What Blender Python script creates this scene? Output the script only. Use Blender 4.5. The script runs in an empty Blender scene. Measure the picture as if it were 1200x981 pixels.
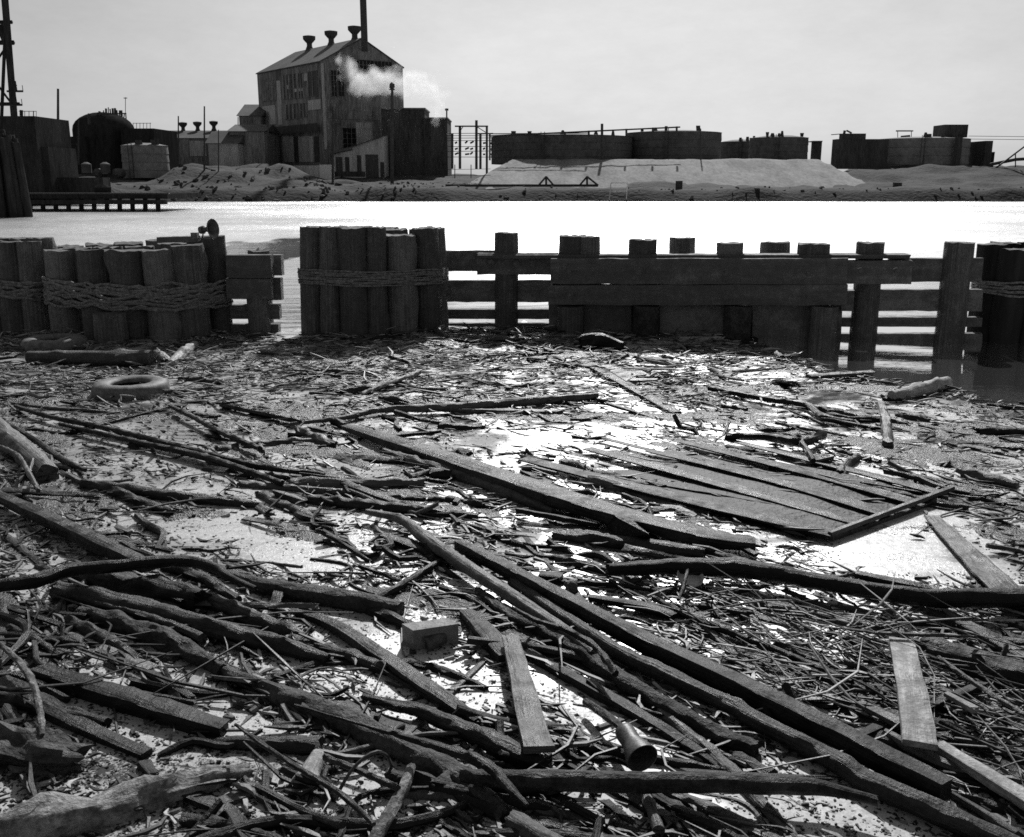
import bpy, bmesh, math, random
from mathutils import Vector, Matrix, noise
R = math.radians
SUN_E = 4.6; SKY_POW = .8; SKY_K = .98; SKY_S = .1; EXPO = 0.0; DENOISE = False; WATER_MET = .95; SCUM = (.26, .48, .36)
rnd = random.Random(7)
sc = bpy.context.scene
col = sc.collection
# ------------------------------------------------------------------ camera
F = 1150.0; CX, CY = 600.0, 490.5; HZ = 210.0; CAMZ = 2.0
PITCH = math.atan((CY - HZ) / F)
def ray(px, py):
    dx = (px - CX) / F; dv = (CY - py) / F
    c, s = math.cos(PITCH), math.sin(PITCH)
    return Vector((dx, c + dv * s, -s + dv * c))
def G(px, py, z=0.0):                 # where the line of sight meets a level at height z
    d = ray(px, py); t = (z - CAMZ) / d.z
    return Vector((0, 0, CAMZ)) + d * t
def D(px, py, Y):                     # ... and a vertical plane at distance Y
    d = ray(px, py); t = Y / d.y
    return Vector((0, 0, CAMZ)) + d * t
def mpp(p):                           # metres per pixel at p
    c, s = math.cos(PITCH), math.sin(PITCH)
    return (p.y * c - (p.z - CAMZ) * s) / F
cam = bpy.data.cameras.new('camera'); cam.lens = 36 * F / 1200; cam.sensor_width = 36
cam.clip_start = 0.05; cam.clip_end = 20000
co = bpy.data.objects.new('camera', cam); col.objects.link(co)
co.location = (0, 0, CAMZ); co.rotation_euler = (R(90) - PITCH, 0, 0); sc.camera = co

# ------------------------------------------------------------------ materials
def newmat(name):
    m = bpy.data.materials.new(name); m.use_nodes = True
    nt = m.node_tree; b = nt.nodes['Principled BSDF']
    return m, nt, b
def N(nt, t, **kw):
    n = nt.nodes.new(t)
    for k, v in kw.items():
        if hasattr(n, k) and k not in n.inputs: setattr(n, k, v)
        elif k in n.inputs: n.inputs[k].default_value = v
    return n
def g(v): return (v, v, v, 1)
def ramp(nt, src, stops):
    r = nt.nodes.new('ShaderNodeValToRGB'); e = r.color_ramp.elements
    e[0].position, e[0].color = stops[0][0], g(stops[0][1])
    e[1].position, e[1].color = stops[-1][0], g(stops[-1][1])
    for p, v in stops[1:-1]:
        q = e.new(p); q.color = g(v)
    nt.links.new(src, r.inputs[0]); return r.outputs[0]
def math_(nt, op, a, b=None, clamp=False):
    n = nt.nodes.new('ShaderNodeMath'); n.operation = op; n.use_clamp = clamp
    for i, x in enumerate((a, b)):
        if x is None: continue
        if isinstance(x, (int, float)): n.inputs[i].default_value = x
        else: nt.links.new(x, n.inputs[i])
    return n.outputs[0]
def wood(name, lo, hi, rough=.42, grain=(2.2, 55), bump=.6, blot=.5, spec=.5, uv=True):
    m, nt, b = newmat(name); L = nt.links.new
    tc = N(nt, 'ShaderNodeTexCoord'); oi = N(nt, 'ShaderNodeObjectInfo')
    mp = N(nt, 'ShaderNodeMapping'); mp.inputs['Scale'].default_value = (grain[0], grain[1], 1)
    L(tc.outputs['UV' if uv else 'Object'], mp.inputs[0])
    rv = N(nt, 'ShaderNodeVectorMath', operation='SCALE'); cx = N(nt, 'ShaderNodeCombineXYZ')
    L(oi.outputs['Random'], cx.inputs[0]); L(oi.outputs['Random'], cx.inputs[1])
    L(cx.outputs[0], rv.inputs[0]); rv.inputs['Scale'].default_value = 37
    L(rv.outputs[0], mp.inputs['Location'])
    n1 = N(nt, 'ShaderNodeTexNoise'); n1.inputs['Scale'].default_value = 1; n1.inputs['Detail'].default_value = 6; n1.inputs['Roughness'].default_value = .65
    L(mp.outputs[0], n1.inputs['Vector'])
    n2 = N(nt, 'ShaderNodeTexNoise'); n2.inputs['Scale'].default_value = 9; n2.inputs['Detail'].default_value = 8; n2.inputs['Roughness'].default_value = .7
    L(tc.outputs['Object'], n2.inputs['Vector'])
    n3 = N(nt, 'ShaderNodeTexNoise'); n3.inputs['Scale'].default_value = 60; n3.inputs['Detail'].default_value = 4
    L(tc.outputs['Object'], n3.inputs['Vector'])
    f = math_(nt, 'ADD', math_(nt, 'MULTIPLY', n1.outputs[0], 1 - blot), math_(nt, 'MULTIPLY', n2.outputs[0], blot))
    f = math_(nt, 'ADD', f, math_(nt, 'MULTIPLY', math_(nt, 'SUBTRACT', oi.outputs['Random'], .5), .22))
    f = math_(nt, 'ADD', f, math_(nt, 'MULTIPLY', math_(nt, 'SUBTRACT', n3.outputs[0], .5), .35))
    c = ramp(nt, f, [(.36, lo), (.5, (lo + hi) / 2.6), (.64, hi)])
    L(c, b.inputs['Base Color'])
    L(ramp(nt, n2.outputs[0], [(.35, rough + .25), (.62, rough - .08)]), b.inputs['Roughness'])
    b.inputs['Specular IOR Level'].default_value = spec
    h = math_(nt, 'ADD', n1.outputs[0], math_(nt, 'MULTIPLY', n3.outputs[0], .35))
    h = math_(nt, 'ADD', h, math_(nt, 'MULTIPLY', n2.outputs[0], 1.2))
    bp = N(nt, 'ShaderNodeBump'); bp.inputs['Strength'].default_value = bump; bp.inputs['Distance'].default_value = .02
    L(h, bp.inputs['Height']); L(bp.outputs[0], b.inputs['Normal'])
    return m
def rough_mat(name, lo, hi, scale=2.0, rough=.9, bump=.5, dist=.05, fine=8.0, stretch=(1, 1, 1), spec=.3, metallic=0):
    m, nt, b = newmat(name); L = nt.links.new
    tc = N(nt, 'ShaderNodeTexCoord'); mp = N(nt, 'ShaderNodeMapping'); mp.inputs['Scale'].default_value = stretch
    L(tc.outputs['Object'], mp.inputs[0])
    n1 = N(nt, 'ShaderNodeTexNoise'); n1.inputs['Scale'].default_value = scale; n1.inputs['Detail'].default_value = 8; n1.inputs['Roughness'].default_value = .62
    n2 = N(nt, 'ShaderNodeTexNoise'); n2.inputs['Scale'].default_value = scale * fine; n2.inputs['Detail'].default_value = 5
    L(mp.outputs[0], n1.inputs['Vector']); L(mp.outputs[0], n2.inputs['Vector'])
    f = math_(nt, 'ADD', math_(nt, 'MULTIPLY', n1.outputs[0], .6), math_(nt, 'MULTIPLY', n2.outputs[0], .4))
    L(ramp(nt, f, [(.36, lo), (.64, hi)]), b.inputs['Base Color'])
    b.inputs['Roughness'].default_value = rough; b.inputs['Specular IOR Level'].default_value = spec; b.inputs['Metallic'].default_value = metallic
    bp = N(nt, 'ShaderNodeBump'); bp.inputs['Strength'].default_value = bump; bp.inputs['Distance'].default_value = dist
    L(f, bp.inputs['Height']); L(bp.outputs[0], b.inputs['Normal'])
    return m
M = {}
M['wet'] = wood('wet dark wood', .006, .03, .38, spec=.3)
M['black'] = wood('soaked black wood', .005, .014, .42, spec=.25)
M['mid'] = wood('weathered wood', .025, .10, .45)
M['pale'] = wood('bleached wood', .16, .42, .6)
M['bark'] = wood('rough bark', .01, .07, .5, spec=.3, grain=(14, 30), bump=1.0, blot=.7)
M['pile'] = wood('tarred pile wood', .06, .17, .65, grain=(1.3, 38), bump=.8, blot=.35, spec=.3)
M['pile_top'] = wood('sawn pile top', .04, .10, .8, grain=(30, 30), bump=.6)
M['timber'] = wood('tarred timber', .08, .19, .7, grain=(1.0, 30), bump=.6, spec=.25)
M['bark_light'] = wood('grey rough bark', .05, .34, .6, grain=(16, 34), bump=1.0, blot=.7, spec=.3)
M['rope'] = rough_mat('wire rope', .05, .34, 26, .7, 1, .02)
M['rubber'] = rough_mat('old rubber', .05, .2, 18, .6, .5, .01)
M['rust'] = rough_mat('rusted metal', .04, .14, 20, .5, .4, .004, metallic=.3)
M['zinc'] = rough_mat('pale metal', .35, .6, 14, .4, .2, .003, metallic=.2)

# ------------------------------------------------------------------ builders
def link(name, me, parent=None, loc=None):
    o = bpy.data.objects.new(name, me); col.objects.link(o)
    if parent is not None:
        o.parent = parent
    if loc is not None: o.location = loc
    return o
def T(o, label=None, cat=None, group=None, kind=None):
    if label: o['label'] = label
    if cat: o['category'] = cat
    if group: o['group'] = group
    if kind: o['kind'] = kind
    return o
def thing(name, loc, label, cat, group=None):
    o = bpy.data.objects.new(name, None); col.objects.link(o); o.location = loc; o.empty_display_size = .2
    return T(o, label, cat, group)
def finish(name, bm, mats, parent=None, smooth=False, base=None, sharp=40):
    """link bm (built in world coordinates) as one object with its origin at its base"""
    if parent is not None: off = Vector(parent.location) if parent.parent is None else Vector(parent.location) + Vector(parent.parent.location)
    else:
        if base is None:
            xs = [v.co for v in bm.verts]; n = max(1, len(xs))
            c = sum(xs, Vector()) / n; base = Vector((c.x, c.y, min(v.z for v in xs)))
        off = base
    bmesh.ops.recalc_face_normals(bm, faces=bm.faces)
    bmesh.ops.translate(bm, verts=bm.verts, vec=-off)
    me = bpy.data.meshes.new(name); bm.to_mesh(me); bm.free()
    if not isinstance(mats, (list, tuple)): mats = [mats]
    for m in mats: me.materials.append(M[m] if isinstance(m, str) else m)
    if smooth:
        for p in me.polygons: p.use_smooth = True
        me.set_sharp_from_angle(angle=R(sharp))
    return link(name, me, parent, None if parent is not None else off)
CIRC = lambda n: [(math.cos(2 * math.pi * i / n), math.sin(2 * math.pi * i / n)) for i in range(n)]
def RECT(w, h, b=.08):                # half sizes 1 x h/w, bevelled corners
    k = h / w; q = b * min(1, k)
    return [(1, -k + q), (1, k - q), (1 - q, k), (-1 + q, k), (-1, k - q), (-1, -k + q), (-1 + q, -k), (1 - q, -k)]
def catmull(P, step):
    out = []
    n = len(P)
    for i in range(n - 1):
        p0 = P[max(i - 1, 0)]; p1 = P[i]; p2 = P[i + 1]; p3 = P[min(i + 2, n - 1)]
        L = (p2[0] - p1[0]).length; k = max(1, int(L / step))
        for j in range(k):
            t = j / k
            f = lambda a, b, c, d: .5 * ((2 * b) + (c - a) * t + (2 * a - 5 * b + 4 * c - d) * t * t + (3 * b - a - 3 * c + d) * t * t * t)
            out.append((f(p0[0], p1[0], p2[0], p3[0]), max(1e-4, f(p0[1], p1[1], p2[1], p3[1]))))
    out.append(P[-1]); return out
def sweep(bm, P, section=None, rough=.08, nseg=10, step=None, up=Vector((0, 0, 1)), roll=0, jag=.25, mi=0, capmi=None, freq=1.0, straight=False, knots=0):
    """P = [(Vector, radius)...]; one closed swept body with uneven skin and torn ends"""
    rm = max(r for _, r in P); n_big = section is None and rm > .035 and rough > .05
    if n_big and nseg >= 12: nseg = 24
    sec = section or CIRC(nseg)
    step = step or rm * 2.2
    P = [(p, r) for p, r in P]
    if straight:
        a, b = P[0], P[-1]; k = max(1, int((b[0] - a[0]).length / step))
        Q = [(a[0].lerp(b[0], i / k), a[1] + (b[1] - a[1]) * i / k) for i in range(k + 1)]
    else: Q = catmull(P, step)
    uvl = bm.loops.layers.uv.verify()
    seed = rnd.random() * 100
    rings = []; s = 0; ss = []
    tot_ = sum((Q[i + 1][0] - Q[i][0]).length for i in range(len(Q) - 1)); KN = [(rnd.uniform(.05, .95) * tot_, rnd.uniform(0, 3.3), rnd.uniform(.15, .45)) for _ in range(knots)]
    for i, (p, r) in enumerate(Q):
        t = (Q[min(i + 1, len(Q) - 1)][0] - Q[max(i - 1, 0)][0])
        if t.length < 1e-9: t = Vector((1, 0, 0))
        t.normalize()
        u = up if abs(t.dot(up)) < .97 else Vector((0, 1, 0))
        x = t.cross(u).normalized(); y = x.cross(t).normalized()
        if roll:
            c_, s_ = math.cos(roll), math.sin(roll); x, y = x * c_ + y * s_, y * c_ - x * s_
        if i: s += (p - Q[i - 1][0]).length
        ss.append(s); ring = []
        for j, (a, b) in enumerate(sec):
            d = x * a + y * b
            k = 1 + rough * noise.noise(Vector((a * 1.3 + seed, b * 1.3, s / rm * .45 * freq))) * 2 + rough * .6 * noise.noise(Vector((a * 4 + seed, b * 4, s / rm * 1.5 * freq))) + (rough * .45 * noise.noise(Vector((a * 11 + seed, b * 11, s / rm * 5))) if n_big else 0)
            for ks, ka, kh in KN:
                if abs(s - ks) < rm * 2.2:
                    aa = math.cos(math.atan2(b, a) - ka); k += kh * math.exp(-((s - ks) / (rm * .8)) ** 2) * max(0, aa) ** 6
            q = p + d * (r * k)
            if i in (0, len(Q) - 1) and jag:
                q += t * (r * jag * noise.noise(Vector((a * 2 + seed * 3, b * 2, i))) * 2)
            ring.append(bm.verts.new(q))
        rings.append(ring)
    n = len(sec)
    for i in range(len(rings) - 1):
        for j in range(n):
            f = bm.faces.new((rings[i][j], rings[i][(j + 1) % n], rings[i + 1][(j + 1) % n], rings[i + 1][j]))
            f.material_index = mi
            for l, (ii, jj) in zip(f.loops, ((i, j), (i, j + 1), (i + 1, j + 1), (i + 1, j))):
                l[uvl].uv = (ss[ii], jj / n * rm * 6.28)
    for k, e in ((0, -1), (len(rings) - 1, 1)):
        ring = rings[k]; c = sum((v.co for v in ring), Vector()) / n
        t = (Q[k][0] - Q[k - e][0]); t = t.normalized() if t.length > 1e-9 else Vector((1, 0, 0))
        cv = bm.verts.new(c + t * Q[k][1] * jag * .3 * (rnd.random() - .5))
        for j in range(n):
            a, b = ring[j], ring[(j + 1) % n]
            f = bm.faces.new((cv, b, a) if k == 0 else (cv, a, b)); f.material_index = mi if capmi is None else capmi
            for l in f.loops:
                dd = l.vert.co - c; l[uvl].uv = (dd.x + seed, dd.y + dd.z)
    return Q
def pxpath(pts, z=None, lift=0.0, sink=.35):
    """pts = [(px, py, width px)...] -> [(Vector, radius m)] lying on the water"""
    out = []
    for (x, y, w) in pts:
        p = G(x, y, 0); r = max(.002, w / 2 * mpp(p))
        zc = lift + r * (1 - sink) if z is None else z
        p = G(x, y, zc); out.append((p, max(.002, w / 2 * mpp(p))))
    return out
def box(bm, x0, x1, y0, y1, z0, z1, mi=0):
    vs = [bm.verts.new(p) for p in ((x0, y0, z0), (x1, y0, z0), (x1, y1, z0), (x0, y1, z0), (x0, y0, z1), (x1, y0, z1), (x1, y1, z1), (x0, y1, z1))]
    for q in ((3, 2, 1, 0), (4, 5, 6, 7), (0, 1, 5, 4), (1, 2, 6, 5), (2, 3, 7, 6), (3, 0, 4, 7)):
        f = bm.faces.new([vs[i] for i in q]); f.material_index = mi
    return vs
def hexa(bm, lo, hi, mi=0):           # 4 lower corners (counter-clockwise) and 4 upper
    a = [bm.verts.new(p) for p in lo]; b = [bm.verts.new(p) for p in hi]
    for q in ([a[3], a[2], a[1], a[0]], b, [a[0], a[1], b[1], b[0]], [a[1], a[2], b[2], b[1]], [a[2], a[3], b[3], b[2]], [a[3], a[0], b[0], b[3]]):
        f = bm.faces.new(q); f.material_index = mi
def lathe(bm, prof, c, axis=Vector((0, 0, 1)), n=24, mi=0, closed=True):
    axis = axis.normalized(); u = Vector((1, 0, 0)) if abs(axis.x) < .9 else Vector((0, 1, 0))
    x = (u - axis * u.dot(axis)).normalized(); y = axis.cross(x)
    uvl = bm.loops.layers.uv.verify(); rings = []
    for (r, h) in prof:
        rings.append([bm.verts.new(c + axis * h + (x * math.cos(2 * math.pi * i / n) + y * math.sin(2 * math.pi * i / n)) * max(r, 1e-4)) for i in range(n)])
    for i in range(len(rings) - 1):
        for j in range(n):
            f = bm.faces.new((rings[i][j], rings[i][(j + 1) % n], rings[i + 1][(j + 1) % n], rings[i + 1][j])); f.material_index = mi
            for l, (ii, jj) in zip(f.loops, ((i, j), (i, j + 1), (i + 1, j + 1), (i + 1, j))):
                l[uvl].uv = (prof[ii][1], jj / n * 6.28 * max(p[0] for p in prof))
    if closed:
        bm.faces.new(list(reversed(rings[0]))); bm.faces.new(rings[-1])
def tubew(bm, pts, r, n=6, rough=0, mi=0):
    sweep(bm, [(Vector(p), r) for p in pts], nseg=n, rough=rough, step=1e6, jag=0, mi=mi)
# ------------------------------------------------------------------ light and sky
SUN_AZ, SUN_EL = R(7), R(37)         # azimuth to the right of straight ahead
sd = Vector((math.sin(SUN_AZ) * math.cos(SUN_EL), math.cos(SUN_AZ) * math.cos(SUN_EL), math.sin(SUN_EL)))
sl = bpy.data.lights.new('sun', 'SUN'); sl.energy = SUN_E; sl.angle = R(1.2); sl.color = (1, 1, 1)
so = bpy.data.objects.new('sun', sl); col.objects.link(so); so.rotation_euler = sd.to_track_quat('Z', 'Y').to_euler(); so.location = sd * 200
w = bpy.data.worlds.new('World'); sc.world = w; w.use_nodes = True; nt = w.node_tree; L = nt.links.new
bgn = nt.nodes['Background']
sky = N(nt, 'ShaderNodeTexSky'); sky.sky_type = 'NISHITA'; sky.sun_disc = False
sky.sun_elevation = SUN_EL; sky.sun_rotation = SUN_AZ; sky.air_density = 1.2; sky.dust_density = 1.6; sky.ozone_density = 1
bw = N(nt, 'ShaderNodeRGBToBW'); L(sky.outputs[0], bw.inputs[0])
tcw = N(nt, 'ShaderNodeTexCoord'); mpw = N(nt, 'ShaderNodeMapping'); mpw.inputs['Scale'].default_value = (2.2, 2.2, 6)
L(tcw.outputs['Generated'], mpw.inputs[0])
nw = N(nt, 'ShaderNodeTexNoise'); nw.inputs['Scale'].default_value = 1.7; nw.inputs['Detail'].default_value = 14; nw.inputs['Roughness'].default_value = .72
L(mpw.outputs[0], nw.inputs['Vector'])
cl = ramp(nt, nw.outputs[0], [(.3, .89), (.7, 1.08)])
flat = math_(nt, 'POWER', bw.outputs[0], SKY_POW)
sy = N(nt, 'ShaderNodeSeparateXYZ'); L(tcw.outputs['Generated'], sy.inputs[0])
fw = ramp(nt, math_(nt, 'ADD', math_(nt, 'MULTIPLY', sy.outputs[1], .5), .5), [(.2, .85), (.5, .9), (.8, 1.0)])   # thin overcast is brightest on the sun's side
L(math_(nt, 'MULTIPLY', math_(nt, 'MULTIPLY', math_(nt, 'MULTIPLY', flat, SKY_K), cl), fw), bgn.inputs[0])
bgn.inputs[1].default_value = SKY_S
sc.view_settings.view_transform = 'Standard'; sc.view_settings.look = 'None'; sc.view_settings.gamma = 1
sc.view_settings.use_curve_mapping = False; sc.view_settings.exposure = EXPO
sc.cycles.filter_width = 1.6; sc.cycles.max_bounces = 6; sc.cycles.use_denoising = DENOISE
sc.cycles.volume_bounces = 1; sc.cycles.sample_clamp_indirect = 1.5; sc.cycles.sample_clamp_direct = 8

# ------------------------------------------------------------------ water
m, nt, b = newmat('harbour water'); L = nt.links.new
geo = N(nt, 'ShaderNodeNewGeometry'); sx = N(nt, 'ShaderNodeSeparateXYZ'); L(geo.outputs['Position'], sx.inputs[0])
L(ramp(nt, math_(nt, 'MULTIPLY', sx.outputs[1], 1 / 100), [(.13, .97), (.4, .95), (1, .86)]), b.inputs['Base Color'])
L(ramp(nt, math_(nt, 'MULTIPLY', sx.outputs[1], 1 / 100), [(0, .97), (.14, .97), (.20, .88), (1, .84)]), b.inputs['Metallic'])
b.inputs['IOR'].default_value = 1.5
far = ramp(nt, math_(nt, 'MULTIPLY', sx.outputs[1], 1 / 100), [(0.0, .03), (.14, .03), (.17, .2), (.3, .28), (1.0, .32)])
nq = N(nt, 'ShaderNodeTexNoise'); nq.inputs['Scale'].default_value = .09; nq.inputs['Detail'].default_value = 3; L(geo.outputs['Position'], nq.inputs['Vector'])
calm = ramp(nt, nq.outputs[0], [(.38, .75), (.6, 1.0)])
lee = N(nt, 'ShaderNodeVectorMath', operation='DISTANCE'); lm = N(nt, 'ShaderNodeMapping'); lm.inputs['Scale'].default_value = (1, .42, 1); L(geo.outputs['Position'], lm.inputs[0])
pc = G(325, 292); L(lm.outputs[0], lee.inputs[0]); lee.inputs[1].default_value = (pc.x, pc.y * .42, 0)
nl = N(nt, 'ShaderNodeTexNoise'); nl.inputs['Scale'].default_value = .8; nl.inputs['Detail'].default_value = 5; L(lm.outputs[0], nl.inputs['Vector'])
leef = ramp(nt, math_(nt, 'ADD', math_(nt, 'MULTIPLY', lee.outputs['Value'], .2), math_(nt, 'MULTIPLY', math_(nt, 'SUBTRACT', nl.outputs[0], .5), 1.1)), [(.36, .12), (.5, 1.0)])   # a wind-still patch in the lee of the piles
calm = math_(nt, 'MULTIPLY', calm, leef)
L(math_(nt, 'MULTIPLY', far, calm), b.inputs['Roughness'])
mp1 = N(nt, 'ShaderNodeMapping'); mp1.inputs['Scale'].default_value = (.45, 1.7, 1); L(geo.outputs['Position'], mp1.inputs[0])
na = N(nt, 'ShaderNodeTexNoise'); na.inputs['Scale'].default_value = 1.6; na.inputs['Detail'].default_value = 5; na.inputs['Roughness'].default_value = .6; L(mp1.outputs[0], na.inputs['Vector'])
bp = N(nt, 'ShaderNodeBump'); bp.inputs['Distance'].default_value = .3
L(math_(nt, 'MULTIPLY', ramp(nt, math_(nt, 'MULTIPLY', sx.outputs[1], 1 / 100), [(0, .006), (.09, .012), (.13, .03), (.18, .2), (.4, .8), (1, 1)]), calm), bp.inputs['Strength'])
L(na.outputs[0], bp.inputs['Height']); L(bp.outputs[0], b.inputs['Normal'])
M['water'] = m
bm = bmesh.new()
vs = [bm.verts.new(p) for p in ((-4000, -60, 0), (4000, -60, 0), (4000, 6000, 0), (-4000, 6000, 0))]; bm.faces.new(vs)
T(finish('water', bm, 'water', base=Vector((0, 0, 0))), kind='structure')

# ------------------------------------------------------------------ scum film among the debris
m, nt, b = newmat('floating scum film'); L = nt.links.new
geo = N(nt, 'ShaderNodeNewGeometry')
n1 = N(nt, 'ShaderNodeTexNoise'); n1.inputs['Scale'].default_value = 1.1; n1.inputs['Detail'].default_value = 7; n1.inputs['Roughness'].default_value = .6; n1.inputs['Distortion'].default_value = .6
n2 = N(nt, 'ShaderNodeTexNoise'); n2.inputs['Scale'].default_value = 26; n2.inputs['Detail'].default_value = 6; n2.inputs['Roughness'].default_value = .7
n3 = N(nt, 'ShaderNodeTexNoise'); n3.inputs['Scale'].default_value = 120; n3.inputs['Detail'].default_value = 3
for n_ in (n1, n2, n3): L(geo.outputs['Position'], n_.inputs['Vector'])
film = ramp(nt, n1.outputs[0], [(.36, 0), (.5, 1)])             # 0 open water, 1 film of scum
sp = math_(nt, 'ADD', math_(nt, 'MULTIPLY', n2.outputs[0], .65), math_(nt, 'MULTIPLY', n3.outputs[0], .35))
mpd = N(nt, 'ShaderNodeMapping'); mpd.inputs['Rotation'].default_value = (0, 0, R(38)); mpd.inputs['Scale'].default_value = (.55, 2.4, 1); L(geo.outputs['Position'], mpd.inputs[0])
n4 = N(nt, 'ShaderNodeTexNoise'); n4.inputs['Scale'].default_value = 1.3; n4.inputs['Detail'].default_value = 5; n4.inputs['Roughness'].default_value = .6; L(mpd.outputs[0], n4.inputs['Vector'])
sp_ = sp
dirt = ramp(nt, math_(nt, 'ADD', sp, math_(nt, 'MULTIPLY', math_(nt, 'SUBTRACT', n4.outputs[0], .5), .9)), [(.555, 0), (.64, 1)])
colr = ramp(nt, sp, [(.35, SCUM[0]), (.6, SCUM[1])])
sxx = N(nt, 'ShaderNodeSeparateXYZ'); L(geo.outputs['Position'], sxx.inputs[0])
thin = ramp(nt, math_(nt, 'MULTIPLY', math_(nt, 'ADD', sxx.outputs[1], math_(nt, 'MULTIPLY', n1.outputs[0], 1.5)), .1), [(.36, .12), (.60, 1.0)])   # thick dull sludge up close; glare on farther scum painted into its colour
mxf = N(nt, 'ShaderNodeMix', data_type='RGBA'); L(thin, mxf.inputs[0]); L(colr, mxf.inputs[6]); L(ramp(nt, sp, [(.35, .32), (.6, .66)]), mxf.inputs[7]); colr = mxf.outputs[2]
mixc = N(nt, 'ShaderNodeMix', data_type='RGBA'); L(dirt, mixc.inputs[0]); L(colr, mixc.inputs[6]); mixc.inputs[7].default_value = g(.025)
L(mixc.outputs[2], b.inputs['Base Color'])
L(math_(nt, 'ADD', ramp(nt, film, [(0, .08), (1, .33)]), ramp(nt, thin, [(.1, .28), (1, 0)])), b.inputs['Roughness'])
L(math_(nt, 'MULTIPLY', thin, math_(nt, 'MULTIPLY', math_(nt, 'SUBTRACT', 1.0, dirt), ramp(nt, film, [(0, WATER_MET * .9), (1, SCUM[2])]))), b.inputs['Metallic'])
L(ramp(nt, thin, [(.1, .15), (1, .5)]), b.inputs['Specular IOR Level'])
bp = N(nt, 'ShaderNodeBump'); bp.inputs['Distance'].default_value = .012; L(math_(nt, 'ADD', math_(nt, 'MULTIPLY', film, .18), .04), bp.inputs['Strength'])
L(math_(nt, 'ADD', sp, math_(nt, 'MULTIPLY', dirt, .4)), bp.inputs['Height']); L(bp.outputs[0], b.inputs['Normal'])
M['scum'] = m
def sm(a, b_, x):
    t = max(0, min(1, (x - a) / (b_ - a))); return t * t * (3 - 2 * t)
edge_px = [(-700, 388), (350, 389), (620, 381), (850, 390), (915, 411), (975, 435), (1060, 451), (1120, 459), (1200, 476), (1500, 530), (2000, 600)]
pts = []
for i in range(len(edge_px) - 1):
    (x0, y0), (x1, y1) = edge_px[i], edge_px[i + 1]; k = int(abs(x1 - x0) / 6)
    for j in range(k):
        t = j / k; x = x0 + (x1 - x0) * t; y = y0 + (y1 - y0) * t
        y += 7 * noise.noise(Vector((x * .03, 0, 0))) + 4 * noise.noise(Vector((x * .11, 3, 0)))
        pts.append(G(x, y + 9 * sm(840, 900, x), .004))
bm = bmesh.new()
vs = [bm.verts.new(p) for p in pts] + [bm.verts.new(p) for p in ((9, .3, .004), (-9, .3, .004))]
bm.faces.new(list(reversed(vs)))
T(finish('floating_scum', bm, 'scum', base=Vector((0, 5, 0))), 'pale oily scum film floating between the driftwood', 'scum', kind='stuff')
def edge_y(px):
    for (x0, y0), (x1, y1) in zip(edge_px, edge_px[1:]):
        if x0 <= px <= x1: return y0 + (y1 - y0) * (px - x0) / (x1 - x0)
    return 600

# ------------------------------------------------------------------ far shore
M['earth'] = rough_mat('bank earth', 0.008, 0.055, .45, .95, 1, .3, fine=6)
nt = M['earth'].node_tree; b = nt.nodes['Principled BSDF']; L = nt.links.new      # base colour goes near black low on the bank, with a ragged limit
lk = b.inputs['Base Color'].links[0].from_socket; gp_ = N(nt, 'ShaderNodeNewGeometry'); sz_ = N(nt, 'ShaderNodeSeparateXYZ'); L(gp_.outputs['Position'], sz_.inputs[0])
nz_ = N(nt, 'ShaderNodeTexNoise'); nz_.inputs['Scale'].default_value = .4; nz_.inputs['Detail'].default_value = 5; L(gp_.outputs['Position'], nz_.inputs['Vector'])
wm_ = ramp(nt, math_(nt, 'ADD', math_(nt, 'MULTIPLY', sz_.outputs[2], .5), math_(nt, 'MULTIPLY', math_(nt, 'SUBTRACT', nz_.outputs[0], .5), .8)), [(.42, 0), (.62, 1)])
mx_ = N(nt, 'ShaderNodeMix', data_type='RGBA'); L(wm_, mx_.inputs[0]); mx_.inputs[6].default_value = g(.006); L(lk, mx_.inputs[7]); L(mx_.outputs[2], b.inputs['Base Color'])
M['rubble'] = rough_mat('rubble', 0.04, 0.15, .9, .95, 1, .3, fine=5)
M['sand'] = rough_mat('sand and gravel', 0.14, 0.33, .5, .95, .8, .15, fine=7, stretch=(1, .4, .4))
M['corr'] = rough_mat('sooty corrugated iron', .08, .38, .35, .8, .3, .05, stretch=(2, 2, .35), spec=.08)
M['corr_light'] = rough_mat('pale cladding', 0.3, 0.68, .5, .85, .3, .05, stretch=(2, 2, .4), spec=.08)
M['corr_dark'] = rough_mat('black cladding', 0.04, 0.11, .4, .8, .3, .05, stretch=(2, 2, .4), spec=.08)
M['roofing'] = rough_mat('roof sheets', 0.06, 0.13, .6, .7, .2, .05, spec=.08)
M['whitewash'] = rough_mat('whitewash', 0.75, 0.85, 1, .8, .1, .02)
M['soot'] = rough_mat('soot black timber and iron', .02, .05, .5, .9, .4, .05, stretch=(2, 2, .4), spec=0)
M['steel'] = rough_mat('dark steel', 0.04, 0.09, 2, .7, .1, .02)
M['tank'] = rough_mat('tank plate', 0.07, 0.15, .25, .8, .2, .05, spec=.08)
M['tank_light'] = rough_mat('faded tank plate', 0.16, 0.3, .3, .8, .2, .05, spec=.08)
m, nt, b = newmat('dark window glass'); b.inputs['Base Color'].default_value = g(.02); b.inputs['Roughness'].default_value = .3; b.inputs['Specular IOR Level'].default_value = .15
M['glass'] = m
def sm(a, b_, x):
    t = max(0, min(1, (x - a) / (b_ - a))); return t * t * (3 - 2 * t)
def pxof(x, y): return CX + x / (y * math.cos(PITCH)) * F * .985
def fbm(x, y, s, o=4):
    return sum(noise.noise(Vector((x * s * 2 ** k, y * s * 2 ** k, k * 7.3))) / 2 ** k for k in range(o))
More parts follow.
